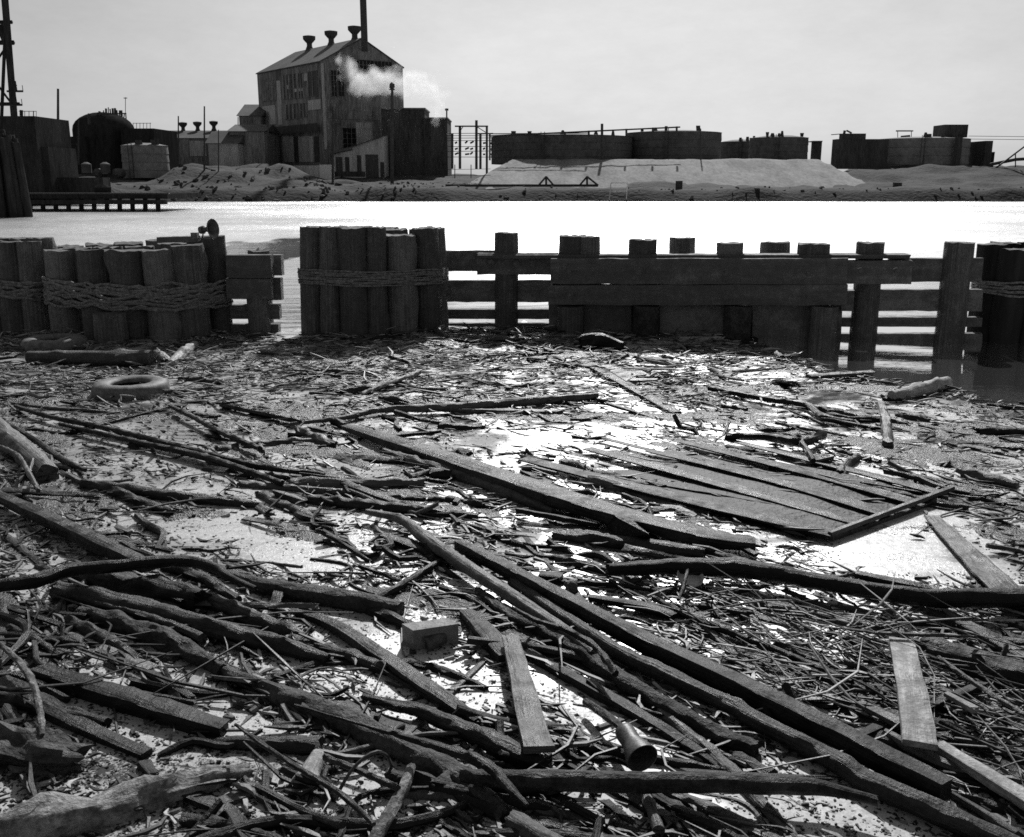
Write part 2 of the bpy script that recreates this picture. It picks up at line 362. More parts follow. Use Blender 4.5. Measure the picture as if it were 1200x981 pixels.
def land_h(x, y):
    px = pxof(x, y)
    ys = 91.5 + 1.2 * fbm(x, 0, .08) - 12 * (1 - sm(60, 230, px))
    t = y - ys
    if t < -1.5: return -.8
    h = -.8 + 1.9 * sm(-1.5, 3.5, t) + .45 * fbm(x, y, .22) * sm(-1, 3, t) + .5 * sm(6, 16, t)
    h += 1.5 * sm(180, 215, px) * (1 - sm(320, 400, px)) * sm(7, 14, t) * (1 - .7 * sm(22, 34, t)) * (1 + .9 * fbm(x, y, .13))
    h += .8 * sm(22, 34, t) * (1 - sm(540, 620, px))
    h += 1.7 * sm(940, 1010, px) * sm(11, 24, t) * (1 + .15 * fbm(x, y, .1))
    return h
bm = bmesh.new(); X0, X1, Y0, Y1, S = -95, 105, 76, 160, .8
nx, ny = int((X1 - X0) / S), int((Y1 - Y0) / S); gr = []
for j in range(ny + 1):
    yy = Y0 + j * S; row = []
    for i in range(nx + 1):
        xx = X0 + i * S; row.append(bm.verts.new((xx, yy, land_h(xx, yy))))
    gr.append(row)
for j in range(ny):
    for i in range(nx): bm.faces.new((gr[j][i], gr[j][i + 1], gr[j + 1][i + 1], gr[j + 1][i]))
o = finish('bank', bm, 'earth', smooth=True, base=Vector((0, 92, 0)), sharp=70); T(o, kind='structure')
bm = bmesh.new(); box(bm, -3500, 3500, 159, 5000, .02, 1.5)
T(finish('ground', bm, 'earth', base=Vector((0, 159, 0))), kind='structure')
for nm, xa, xb in (('ground', -2000, -94.9), ('ground', 104.9, 2000)):
    bm = bmesh.new(); box(bm, xa, xb, 92, 158.9, .02, 1.1); T(finish(nm, bm, 'earth', base=Vector((xa, 92, 0))), kind='structure')
# sand embankment
xl0, xl1 = D(535, 218, 101).x, D(603, 187, 114).x; xr1, xr0 = D(958, 188, 114).x, D(1030, 218, 101).x
bm = bmesh.new(); gr = []; xs = [xl0 - 1 + i * .6 for i in range(int((xr0 - xl0 + 2) / .6))]; ysn = [100 + j * .6 for j in range(60)]
for yy in ysn:
    row = []
    for xx in xs:
        h = min((yy - 100.5) / 13.0, (xx - xl0) / (xl1 - xl0), (xr0 - xx) / (xr0 - xr1) , 1.0)
        h = .95 + 3.35 * (h if h < .93 else .93 + (h - .93) * .5) + .10 * fbm(xx * 1.6, yy * .3, .3) + .05 * fbm(xx, yy, 1.0)
        row.append(bm.verts.new((xx, yy, h)))
    gr.append(row)
for j in range(len(ysn) - 1):
    for i in range(len(xs) - 1): bm.faces.new((gr[j][i], gr[j][i + 1], gr[j + 1][i + 1], gr[j + 1][i]))
T(finish('sand_embankment', bm, 'sand', smooth=True, base=Vector((0, 100, 0)), sharp=80), kind='structure')
# rubble on the bank: blocks one cannot count
bm = bmesh.new()
for k in range(420):
    if k % 2: px = rnd.uniform(185, 520)
    else: px = rnd.uniform(0, 1200)
    yy = rnd.uniform(90, 108 if px < 520 else 98); xx = D(px, 215, yy).x; h = land_h(xx, yy)
    if h < -.2: continue
    s = rnd.uniform(.06, .2) * (1.4 if px < 400 else 1)
    mt = Matrix.Translation((xx, yy, h)) @ Matrix.Rotation(rnd.uniform(0, 6), 4, Vector((rnd.random(), rnd.random(), rnd.random())).normalized()) @ Matrix.Diagonal((s * rnd.uniform(.6, 2), s, s * rnd.uniform(.4, 1), 1))
    r_ = bmesh.ops.create_icosphere(bm, subdivisions=1, radius=1, matrix=mt)
    for v in r_['verts']: v.co += Vector((rnd.uniform(-1, 1), rnd.uniform(-1, 1), rnd.uniform(-1, 1))) * s * .3
T(finish('rubble', bm, 'rubble', base=Vector((0, 92, 1))), 'broken rubble and lumps of earth along the far bank', 'rubble', kind='stuff')

def bgbox(name, px0, px1, yt, yb, Y, dep, mat, parent=None, **kw):
    a, c = D(px0, yb, Y), D(px1, yt, Y); bm = bmesh.new(); box(bm, a.x, c.x, Y, Y + dep, a.z, c.z)
    return finish(name, bm, mat, parent)
def seg(bm, p, q, wpx, Y, Y2=None, n=6):
    a, c = D(p[0], p[1], Y), D(q[0], q[1], Y2 or Y); r = wpx / 2 * Y / F
    sweep(bm, [(a, r), (c, r)], nseg=n, rough=0, jag=0, step=1e6)
# --- main building
C0 = D(381, 206, 130); zb = C0.z - 1.2; E0 = D(381, 72, 130).z
Lw = D(307.5, 195, 144.7); Rw = D(475, 200, 137); C_ = Vector((C0.x, C0.y, 0)); L_ = Vector((Lw.x, Lw.y, 0)); R_ = Vector((Rw.x, Rw.y, 0)); B_ = L_ + R_ - C_
apex = D(431, 46, (130 + 137) / 2).z
Z = lambda v, z: Vector((v.x, v.y, z))
mainb = thing('factory_building', Vector((C_.x, C_.y, zb)), 'tall sooty gabled factory building with one chimney and three roof ventilators', 'factory')
bm = bmesh.new()
lo = [bm.verts.new(Z(p, zb)) for p in (C_, R_, B_, L_)]; hi = [bm.verts.new(Z(p, E0)) for p in (C_, R_, B_, L_)]
a1 = bm.verts.new(Z((C_ + R_) / 2, apex)); a2 = bm.verts.new(Z((L_ + B_) / 2, apex))
bm.faces.new(lo[::-1]); bm.faces.new((lo[0], lo[1], hi[1], a1, hi[0])); bm.faces.new((lo[2], lo[3], hi[3], a2, hi[2]))
bm.faces.new((lo[3], lo[0], hi[0], hi[3])); bm.faces.new((lo[1], lo[2], hi[2], hi[1])); bm.faces.new((hi[0], a1, a2, hi[3])); bm.faces.new((hi[1], hi[2], a2, a1))
finish('wall', bm, 'corr', mainb)
bm = bmesh.new()
ux = (C_ - L_).normalized() * .12; up_ = Vector((0, 0, .14))
for s0, s1 in (((C_), (L_)), ((R_), (B_))):
    rr = ((s0 - (C_ + R_) / 2)).normalized() * .15
    e0, e1 = Z(s0, E0 - .1) + rr + ux, Z(s1, E0 - .1) + rr - ux; r0, r1 = Z((C_ + R_) / 2, apex + .06) + ux, Z((L_ + B_) / 2, apex + .06) - ux
    hexa(bm, [e0, e1, r1, r0], [e0 + up_, e1 + up_, r1 + up_, r0 + up_])
finish('roof', bm, 'roofing', mainb)
def wallrect(name, A, Bv, u0, u1, z0, z1, out, mat, th=.12, parent=None):
    d = (Bv - A); nrm = Vector((d.y, -d.x, 0)).normalized()
    if nrm.y > 0: nrm = -nrm
    a, c = A + d * u0, A + d * u1; bm = bmesh.new(); f = nrm * out; k = nrm * (out - th)
    hexa(bm, [Z(a + f, z0), Z(c + f, z0), Z(c + k, z0), Z(a + k, z0)], [Z(a + f, z1), Z(c + f, z1), Z(c + k, z1), Z(a + k, z1)])
    return finish(name, bm, mat, parent or mainb)
zL = lambda py, u: D(381, py, 130 + 14.7 * u).z     # height seen at picture row py on the left wall
def lrect(name, x0, x1, y0, y1, mat, out=.05):       # crop coordinates of the left wall (x 445..150)
    u0, u1 = (445 - x1) / 295, (445 - x0) / 295; um = (u0 + u1) / 2
    u0, u1 = u0 * .93 + .0, u1 * .97
    return wallrect(name, C_, L_, u0, u1, zL(y1 / 4, um), zL(y0 / 4, um), out, mat)
def rrect(name, x0, x1, y0, y1, mat, out=.05):
    u0, u1 = (x0 - 445) / 375, (x1 - 445) / 375; um = (u0 + u1) / 2
    z = lambda py: D(430, py, 130 + 7 * um).z
    return wallrect(name, C_, R_, u0, u1, z(y1 / 4), z(y0 / 4), out, mat)
def frame(win, fn, x0, x1, y0, y1):
    nxb = max(2, int((x1 - x0) / 16)); nyb = max(2, int((y1 - y0) / 22)); bits = []
    for i in range(nxb + 1):
        x = x0 + (x1 - x0) * i / nxb; bits.append(fn('frame', x - .7, x + .7, y0, y1, 'corr', .10))
    for j in range(nyb + 1):
        y = y0 + (y1 - y0) * j / nyb; bits.append(fn('frame', x0, x1, y - .7, y + .7, 'corr', .106))
    bm = bmesh.new()
    for q in bits: bm.from_mesh(q.data); bpy.data.objects.remove(q)
    me = bpy.data.meshes.new('frame'); bm.to_mesh(me); bm.free(); me.materials.append(M['corr']); link('frame', me, win)
for x0, x1, y0, y1 in ((165, 192, 385, 475), (198, 225, 380, 472), (268, 300, 352, 465), (304, 338, 348, 462), (342, 366, 345, 460), (388, 430, 335, 452), (275, 330, 490, 560), (345, 375, 485, 550)):
    o = lrect('window', x0, x1, y0, y1, 'glass'); frame(o, lrect, x0, x1, y0, y1)
for x0, x1, y0, y1 in ((160, 216, 498, 586), (240, 250, 380, 586), (385, 440, 468, 515), (285, 305, 400, 420), (372, 384, 345, 380), (320, 360, 415, 430)): lrect('patch_panel', x0, x1, y0, y1, 'corr_light', .07)
lrect('canopy', 150, 445, 592, 628, 'corr_dark', .9)
for x0, x1, m_ in ((160, 180, 'corr_light'), (195, 240, 'corr_dark'), (258, 268, 'corr_light'), (275, 300, 'corr_light'), (310, 326, 'corr_dark'), (330, 375, 'corr_light'), (380, 396, 'corr_light'), (404, 424, 'corr_dark')): lrect('cladding', x0, x1, 640, 760, m_, .06)
rrect('corner_post', 447, 458, 296, 700, 'corr_light', .08)
for x0, x1, y0, y1 in ((488, 512, 330, 452), (518, 546, 330, 452), (600, 768, 285, 355), (530, 590, 600, 700)): frame(rrect('window', x0, x1, y0, y1, 'glass'), rrect, x0, x1, y0, y1)  # last two panes paint the dark of a recess and a doorway
rrect('patch_panel', 592, 668, 575, 690, 'corr_light', .07); rrect('patch_panel', 470, 700, 472, 560, 'corr', .06)
# ridge ventilators and chimney
def vent_bm(c, s):
    bm = bmesh.new()
    lathe(bm, [(1.0 * s, -1.2 * s), (.95 * s, 0), (.62 * s, .75 * s), (.5 * s, 1.0 * s), (.5 * s, 1.5 * s), (.75 * s, 1.75 * s), (1.15 * s, 2.2 * s), (1.18 * s, 2.75 * s), (.3 * s, 2.95 * s)], c, n=14)
    return bm
for px, py, u in ((416, 51, .17), (388.5, 56, .47), (363, 61, .8)):
    Y = 133.5 + 14.7 * u; c = D(px, py, Y)
    finish('roof_ventilator', vent_bm(c, .75), 'steel', mainb, smooth=True)
bm = bmesh.new(); c = D(427.5, 60, 132.5); lathe(bm, [(.43, 0), (.40, 14)], c, n=16); finish('chimney', bm, 'steel', mainb, smooth=True)
# annexes
an = thing('brick_annex', D(487, 205, 126), 'flat roofed dark brick annex stepping down beside the tall factory', 'annex')
bgbox('wall', 449, 497.5, 127.5, 209, 127, 7, 'corr_dark', an); bgbox('wall', 497.8, 524, 138.5, 206, 126.5, 8, 'corr_dark', an)
bgbox('parapet', 448, 498.3, 126.3, 128, 126.8, 7.4, 'corr', an); bgbox('parapet', 498.5, 524.7, 137.5, 139, 126.3, 8.4, 'corr', an)
bm = bmesh.new(); seg(bm, (523.5, 138), (523.5, 127), 1.6, 126); seg(bm, (521.5, 128.5), (525.5, 128.5), 2.6, 126); finish('vent_pipe', bm, 'steel', an)
ls = thing('lean_to_shed', D(425, 209, 124), 'low lean-to shed with a slanting roof and open doorways against the factory', 'shed')
Yl = 122.5
a, b2, c2 = D(391, 209, Yl), D(414, 209, Yl), D(451, 209, Yl)
bm = bmesh.new(); d_ = Vector((0, 4, 0))
zt = [D(391, 181, Yl).z, D(415, 176, Yl).z, D(415, 173, Yl).z, D(451, 160, Yl).z]
hexa(bm, [a, b2, b2 + d_, a + d_], [Z(a, zt[0]), Z(b2, zt[1]), Z(b2 + d_, zt[1] + .5), Z(a + d_, zt[0] + .5)])
hexa(bm, [b2 + Vector((.02, 0, 0)), c2, c2 + d_, b2 + d_ + Vector((.02, 0, 0))], [Z(b2 + Vector((.02, 0, 0)), zt[2]), Z(c2, zt[3]), Z(c2 + d_, zt[3] + .3), Z(b2 + d_, zt[2] + .3)])
finish('wall', bm, 'corr_light', ls)
bm = bmesh.new(); e = Vector((0, -.3, 0)); t_ = Vector((0, 0, .14)); q = Vector((0, 0, .03))
hexa(bm, [Z(a, zt[0]) + e + q, Z(b2, zt[1]) + e + q, Z(b2, zt[1] + .55) + d_ + q, Z(a, zt[0] + .55) + d_ + q], [Z(a, zt[0]) + e + t_, Z(b2, zt[1]) + e + t_, Z(b2, zt[1] + .55) + d_ + t_, Z(a, zt[0] + .55) + d_ + t_])
hexa(bm, [Z(b2, zt[2]) + e + q, Z(c2, zt[3]) + e + q, Z(c2, zt[3] + .35) + d_ + q, Z(b2, zt[2] + .35) + d_ + q], [Z(b2, zt[2]) + e + t_, Z(c2, zt[3]) + e + t_, Z(c2, zt[3] + .35) + d_ + t_, Z(b2, zt[2] + .35) + d_ + t_])
finish('roof', bm, 'roofing', ls)
for x0, x1, y0, y1 in ((429, 443, 181, 209), (394, 401, 184, 204), (405, 409, 184, 206), (419, 423, 182, 207), (446, 450, 190, 208)): bgbox('doorway', x0, x1, y0, y1, Yl - .05, .1, 'corr_dark', ls)
bgbox('band', 392, 428, 201, 207, Yl - .04, .1, 'corr_dark', ls)
T(bgbox('storage_box', 345, 374.5, 194, 212, 117, 2.5, 'corr_light'), 'low pale block standing in front of the factory wall', 'container')
T(bgbox('storage_box', 375, 387, 193, 212, 116.8, 2.5, 'whitewash'), 'small white block below the factory corner', 'container')
# sheds left of the factory
def gable(name, x0, x1, ye, yr, yb, Y, dep, wm, label, light=True):
    a = D(x0, yb, Y); c = D(x1, yb, Y); ze, zr = D(x1, ye, Y).z, D(x1, yr, Y + dep / 2).z
    t = thing(name, a, label, 'shed'); bm = bmesh.new(); box(bm, a.x, c.x, Y, Y + dep, a.z - .8, ze); finish('wall', bm, wm, t)
    bm = bmesh.new(); m_ = Y + dep / 2
    f = [Vector((a.x - .3, Y - .3, ze + .01)), Vector((c.x + .3, Y - .3, ze + .01)), Vector((c.x + .3, m_, zr)), Vector((a.x - .3, m_, zr)), Vector((c.x + .3, Y + dep + .3, ze + .01)), Vector((a.x - .3, Y + dep + .3, ze + .01))]
    v = [bm.verts.new(p) for p in f]
    for q in ((0, 1, 2, 3), (3, 2, 4, 5), (0, 3, 5), (1, 4, 2), (0, 5, 4, 1)): bm.faces.new([v[i] for i in q])
    finish('roof', bm, 'roofing' if light else 'corr_dark', t); return t
s1 = gable('long_shed', 179, 272, 162, 153, 203, 136, 10, 'corr', 'long low dark shed with three roof ventilators between tanks and factory', False)
bgbox('panel', 223, 241, 165, 183, 135.9, .15, 'corr_light', s1)
for px in (215, 232, 251):
    finish('roof_ventilator', vent_bm(D(px, 156 - (px - 215) * .04, 141), .5), 'steel', s1, smooth=True)
gable('gabled_shed', 284, 309, 136, 122.5, 200, 141, 9, 'corr', 'narrow two storey shed tucked behind the factory corner')
gable('low_shed', 246, 281, 168, 154, 202, 127, 6, 'corr_light', 'low shed with a pale sloping roof left of the factory')
gable('low_shed', 272, 312, 154, 146, 202, 129, 8, 'corr', 'dark walled shed with a pale roof strip touching the factory')
# domed works on the left
dw = thing('domed_tank_house', D(130, 205, 116), 'black domed tank building with pipes and railing on its crown', 'tank building')
bm = bmesh.new(); c = D(127, 207, 121); rr = 33 * 121 / F; zt_ = D(127, 153, 121).z - c.z; zc_ = D(127, 131.5, 121).z - c.z
prof = [(rr, 0), (rr, zt_)] + [(rr * math.cos(a_) , zt_ + (zc_ - zt_) * math.sin(a_)) for a_ in (.25, .5, .75, 1.0, 1.25, 1.5)]
lathe(bm, prof, c, n=28); finish('dome', bm, 'soot', dw, smooth=True)
bgbox('wing', 146, 180, 150.5, 205, 117, 8, 'soot', dw); bgbox('wing', 83, 100, 160, 205, 117, 6, 'soot', dw)
bm = bmesh.new()
for i in range(14):
    x = 114 + i * 2.6; y = 139 - 9 * math.sin((x - 108) / 46 * math.pi)
    seg(bm, (x, y + 4), (x + rnd.uniform(-1, 1), y - rnd.uniform(1, 5)), rnd.uniform(.7, 3.0), 119)
seg(bm, (117, 134), (148, 133), 1.5, 119); seg(bm, (147, 133), (147, 114), .7, 119); seg(bm, (145, 115), (149, 115), 1.0, 119)
finish('roof_pipes', bm, 'steel', dw)
bm = bmesh.new(); seg(bm, (104.5, 146), (104.5, 133), 3.4, 117); finish('stack', bm, 'steel', dw)
bm = bmesh.new()
for x in range(156, 178, 4): seg(bm, (x, 151), (x, 144), .6, 117.2)
seg(bm, (156, 144.5), (177, 144.5), .6, 117.2); finish('railing', bm, 'steel', dw)
def tank(name, x0, x1, yt, yb, Y, mat, label, parts=None, top='tank', n=40):
    c = D((x0 + x1) / 2, yb, Y); r = (x1 - x0) / 2 * Y / F; c.y += r; c.z -= .4; zt = D((x0 + x1) / 2, yt, Y).z - c.z
    t = thing(name, c, label, 'storage tank', None); bm = bmesh.new()
    prof = [(r, 0)]; k = 4
    for i in range(1, k + 1): prof += [(r, zt * i / k - .05), (r + .05, zt * i / k - .03), (r + .05, zt * i / k)]
    prof += [(r * .5, zt + .25), (.01, zt + .3)]
    lathe(bm, prof, c, n=n); finish('shell', bm, mat, t, smooth=True, sharp=25)
    bm = bmesh.new()
    for i in range(2): tubew(bm, [c + Vector((-.2 + .4 * i - r * .3, -r * .96 - .12, 0)), c + Vector((-.2 + .4 * i - r * .3, -r * .96 - .12, zt + .3))], .04)
    finish('ladder', bm, 'steel', t)
    bm = bmesh.new()
    for i in range(5): 
        a_ = rnd.uniform(3.5, 5.9); lathe(bm, [(rnd.uniform(.12, .35), 0), (rnd.uniform(.1, .3), rnd.uniform(.3, .6))], c + Vector((math.cos(a_) * r * .8, math.sin(a_) * r * .8, zt + .1)), n=8)
    finish('fitting', bm, 'steel', t)
    return t, c, r, zt
tank('round_tank', 137, 188, 170, 204, 106, 'tank_light', 'squat pale round tank in front of the domed building')
t = thing('tank_row', D(98, 204, 104), 'row of low dark horizontal drums beside the squat round tank', 'drums')
for x in (102, 113, 124, 135):
    bm = bmesh.new(); c = D(x, 203, 104); r = 5.4 * 104 / F; lathe(bm, [(r * .4, 0), (r, .3), (r, 1.2 + r), (r * .4, 1.45 + r)], c, axis=Vector((0, 1, 0)), n=14) if x % 2 else lathe(bm, [(r, 0), (r, .9), (r * .3, 1.1)], c, n=14)
    finish('drum', bm, 'tank', t, smooth=True)
# the tank farm on the embankment
tank('storage_tank', 577, 748, 157.5, 187, 114.5, 'tank', 'widest dark tank, at the left end of the embankment')
tank('storage_tank', 742, 853, 153.5, 186.5, 118, 'tank', 'dark tank right of the widest one, where the pipeline ends')
tank('storage_tank', 850, 900, 165.5, 187.5, 127, 'tank', 'smaller low dark tank right of the pipeline end')
tank('storage_tank', 887, 953, 160.5, 190, 117, 'tank', 'dark tank at the right end of the pale embankment')
t = thing('pump_house', D(960, 190, 120), 'narrow dark pump house beside the bright gap in the tanks', 'pump house'); bgbox('wall', 953.5, 963.5, 166, 193, 120, 1.5, 'corr_dark', t); bgbox('roof', 953, 964, 165, 166.2, 119.8, 1.9, 'roofing', t)
sh = thing('works_building', D(1010, 197, 119), 'dark flat roofed works building with a hump on its roof right of the bright gap', 'works')
bgbox('wall', 978, 1042, 163, 198, 119.5, 1.6, 'corr_dark', sh); bgbox('roof_block', 987, 1015, 156.5, 163, 119.8, 1.2, 'corr_dark', sh)
bm = bmesh.new(); seg(bm, (989, 158), (990, 153), 3, 122); seg(bm, (986, 157), (974, 158), 1, 122); seg(bm, (992, 153), (998, 156), 2, 122); finish('roof_pipes', bm, 'steel', sh)
tt, c, r, zt = tank('storage_tank', 1041, 1153, 161.5, 198, 119, 'tank_light', 'pale grey tank with a square black housing on its top')
bgbox('top_housing', 1106, 1135, 146, 161, 122, 3.3, 'corr_dark', tt)
bm = bmesh.new(); seg(bm, (1120, 198), (1124, 161), 9, 118.6); finish('riser_pipe', bm, 'steel', tt)
bm = bmesh.new()
for x in (1052, 1068): seg(bm, (x, 163), (x, 154), .8, 124)
seg(bm, (1050, 153.5), (1070, 153.5), 1.6, 124); seg(bm, (1056, 161), (1066, 160), 4, 124); finish('gantry', bm, 'steel', tt)
t = thing('works_building', D(1158, 196, 121), 'small dark stepped block right of the pale grey tank', 'works')
bgbox('wall', 1152, 1164, 165, 196, 121, 5, 'corr_dark', t); bgbox('wall', 1163.8, 1166, 178, 196, 121.2, 5, 'corr_dark', t)
# pipeline along the tank tops
t = thing('pipeline', D(573, 186, 114), 'raised pipeline sloping along the tops of the embankment tanks', 'pipeline')
bm = bmesh.new(); seg(bm, (573, 159.5), (797, 149), 1.9, 113.6, 116); seg(bm, (560, 157), (690, 156), 1.2, 113.4); finish('pipe', bm, 'steel', t)
bm = bmesh.new()
for x in (600, 632, 662, 690, 734, 765, 793): seg(bm, (x, 160), (x, 158.5 - (x - 573) * .047), 2.4, 114)
seg(bm, (705.5, 190), (705.5, 145), 3, 113.5); seg(bm, (574, 188), (574, 157), 2, 113.5); seg(bm, (821, 188), (821, 151), 1.6, 113.8); finish('support', bm, 'steel', t)
# pole gantry right of the factory
t = thing('switchyard_frame', D(550, 200, 112), 'open timber frame of posts and cross wires between factory and tanks', 'switchyard')
for x, y0, y1, w_ in ((530, 156.5, 195, 2.8), (539, 148, 195, 3), (558.3, 141, 195, 3), (563, 156.5, 195, 2.8), (570.5, 148, 203, 2.6), (595, 185, 195, 1.5)):
    bm = bmesh.new(); seg(bm, (x, y1 + 3), (x, y0), w_, 112 if w_ != 2.6 else 108); finish('post', bm, 'steel', t)
bm = bmesh.new(); seg(bm, (533, 148), (572, 148), 1.8, 111.7); seg(bm, (558, 148), (570.5, 156), 1, 111.7); seg(bm, (543, 148), (539, 154), 1, 111.7)
for y in (156.5, 159, 162, 165, 172, 177.5, 184): seg(bm, (524, y), (578, y + rnd.uniform(-.5, .5)), .7, 112.3)
for x in (533, 545, 551, 566, 575):
    for y in (168, 175, 181): seg(bm, (x, y), (x + rnd.uniform(2, 5), y - rnd.uniform(0, 3)), 2.2, 112.2)
finish('crossbars', bm, 'steel', t)
# fence in front, trestles, beam, frame, barrels
t = thing('wire_fence', D(530, 208, 104), 'thin post and wire fence in front of the switchyard', 'fence')
for x in (533, 552): 
    bm = bmesh.new(); seg(bm, (x, 209), (x, 193), 1, 104); finish('post', bm, 'steel', t)
bm = bmesh.new(); seg(bm, (512, 206), (575, 205.5), .6, 104); seg(bm, (512, 199), (575, 198), .5, 104); finish('wire', bm, 'steel', t)
T(bgbox('long_beam', 522, 701, 216, 219, 98.5, .3, 'steel'), 'long dark beam lying at the foot of the sand embankment', 'beam')
for x, lbl in ((640, 'a-frame trestle at the middle of the long bank beam'), (688, 'a-frame trestle at the right end of the long bank beam')):
    tr = thing('trestle', D(x, 218, 98), lbl, 'trestle', 'trestles at the foot of the embankment')
    for a_, b_ in (((x - 9, 217.5), (x, 207)), ((x + (13 if x > 660 else 9), 217.5), (x, 207)), ((x, 217.5), (x, 206.5))):
        bm = bmesh.new(); seg(bm, a_, b_, 2.4, 98); finish('leg', bm, 'steel', tr)
t = thing('frame_rack', D(724, 234, 93), 'thin empty rectangular frame standing at the waterline', 'frame')
bm = bmesh.new()
for a_, b_ in (((714, 235), (716, 214.5)), ((734, 234), (735.5, 214.5)), ((716, 214.5), (735.5, 214.5)), ((715, 224), (735, 224))): seg(bm, a_, b_, 1.1, 92.6)
finish('rail', bm, 'corr_light', t)
def drum(px, yb, yt, w_, Y, label):
    bm = bmesh.new(); c = D(px, yb, Y); r = w_ / 2 * Y / F; h = D(px, yt, Y).z - c.z
    lathe(bm, [(r, 0), (r, h * .32), (r * 1.06, h * .34), (r, h * .36), (r, h * .65), (r * 1.06, h * .67), (r, h * .69), (r, h), (r * .9, h * .99)], c, n=16)
    T(finish('barrel', bm, 'steel', smooth=True, sharp=30), label, 'barrel')
drum(795.5, 223, 212, 8, 97, 'dark barrel standing upright below the pale embankment'); drum(1051, 223, 214, 10, 97, 'squat dark barrel on the bank path below the pale tank')
# poles
def pole(px, yt, yb, w_, Y, label, top=False):
    t = thing('utility_pole', D(px, yb, Y), label, 'pole'); bm = bmesh.new()
    a, c = D(px, yb + 3, Y), D(px, yt, Y); sweep(bm, [(a, w_ / 2 * Y / F * 1.15), (c, w_ / 2 * Y / F * .8)], nseg=8, rough=0, jag=0)
    finish('shaft', bm, 'steel', t)
    if top:
        bm = bmesh.new(); seg(bm, (px - 3.5, yt + 3), (px + 3.5, yt + 3), 1.4, Y); lathe(bm, [(.1, 0), (.28, .2), (.25, .55), (.05, .7)], D(px, yt + 3, Y), n=8); finish('crossarm', bm, 'steel', t)
pole(68, 104, 200, 3.2, 100, 'tall bare pole beside the crane tower on the left'); pole(71.5, 160, 205, 2.4, 98, 'short pole right against the tall bare pole')
pole(92, 140, 190, 2, 110, 'thin pole at the left edge of the domed building'); pole(209, 136, 190, 1.8, 118, 'thin pole by the leftmost shed ventilator')
pole(239.5, 124.5, 205, 2, 104, 'thin tall pole between the shed ventilators'); pole(256, 152, 203, 1.3, 104, 'shortest thin pole in front of the long shed')
pole(390, 125, 212, 2.4, 110, 'thin pole in front of the factory corner'); pole(314, 131, 200, 1.6, 118, 'thin pole in front of the left factory wall')
pole(459.5, 102, 217, 3.6, 104, 'tall pole with a lamp head in front of the dark annex', True)
pole(279, 137, 170, 1.2, 139, 'short aerial mast left of the gabled shed')
# wires to the right
t = thing('power_line', D(1166, 160, 118), 'thin wires running out to the right from the pale tank', 'wires')
bm = bmesh.new()
for y in (159.5, 163): seg(bm, (1135, y), (1230, y + 1), .6, 118)
finish('wire', bm, 'steel', t)
t = thing('loading_boom', D(1165, 198, 112), 'diagonal conveyor boom rising at the far right', 'conveyor')
bm = bmesh.new(); seg(bm, (1167, 197), (1232, 148), 2, 112); seg(bm, (1160, 193), (1190, 187), 4, 112.5); seg(bm, (1190, 187), (1240, 184), 4, 112.5); seg(bm, (1190, 180), (1190, 196), 1.4, 112.3); finish('truss', bm, 'steel', t)
# crane tower and wharf at the left edge
t = thing('crane_tower', D(12, 200, 72), 'steel crane tower cut by the left edge of the view', 'crane')
for a_, b_, w_ in (((22, 205), (1, -60), 8), ((-60, 205), (-12, -60), 8), ((-1, 205), (6, 40), 4)):
    bm = bmesh.new(); seg(bm, b_, a_, w_, 72, n=4); finish('leg', bm, 'soot', t)
bm = bmesh.new()
for y in (26, 50, 122): seg(bm, (-60, y), (12 + y * .09, y), 4 if y != 50 else 5, 72.4, n=4)
seg(bm, (-40, 122), (11, 50), 2.4, 72.6); seg(bm, (-40, 50), (14, 122), 2.4, 72.7); seg(bm, (-30, 26), (6, -30), 2.4, 72.5); seg(bm, (0, 30), (8, 48), 10, 72.5)
finish('brace', bm, 'soot', t)
bm = bmesh.new()
for y, x1 in ((107, 27), (123, 26)):
    seg(bm, (8, y), (x1, y), 2.2, 71.6, n=4); seg(bm, (x1, y), (x1 - 1, y - 7), .8, 71.6); seg(bm, (15, y - 8), (x1 - 7, y - 7), .8, 71.6); seg(bm, (18, y), (16, y - 12), 5, 71.6)
finish('platform', bm, 'soot', t)
t = thing('wharf_shed', D(25, 225, 78), 'black wharf shed with a roof railing beside the crane', 'shed')
bgbox('wall', -60, 40, 136, 228, 78, 6, 'soot', t); bgbox('wing', 40.3, 56, 172, 228, 78.5, 5, 'soot', t)
bm = bmesh.new()
for x in (24, 29, 34, 39): seg(bm, (x, 137), (x, 130), .7, 78.2)
seg(bm, (22, 130.5), (42, 130.5), .7, 78.2); seg(bm, (25, 136), (25, 129), 4, 78.3)
for x in (39.5, 42.5): seg(bm, (x, 172), (x, 130), .6, 77.8)
finish('railing', bm, 'soot', t)
t = thing('pipe_bridge', D(50, 172, 112), 'low pipe bridge crossing behind the tall bare pole', 'pipe bridge')
bm = bmesh.new(); seg(bm, (46, 169.5), (90, 169.5), 3.2, 112); seg(bm, (46, 173), (90, 173), 1, 112)
for x in (50, 63, 76, 83): seg(bm, (x, 163), (x, 200), 1.1, 112)
finish('truss', bm, 'soot', t)
t = thing('wharf_wall', D(100, 225, 80), 'low black retaining wall behind the old timber jetty', 'wall'); bgbox('face', -80, 120, 208, 236, 79.5, 1.5, 'soot', t)
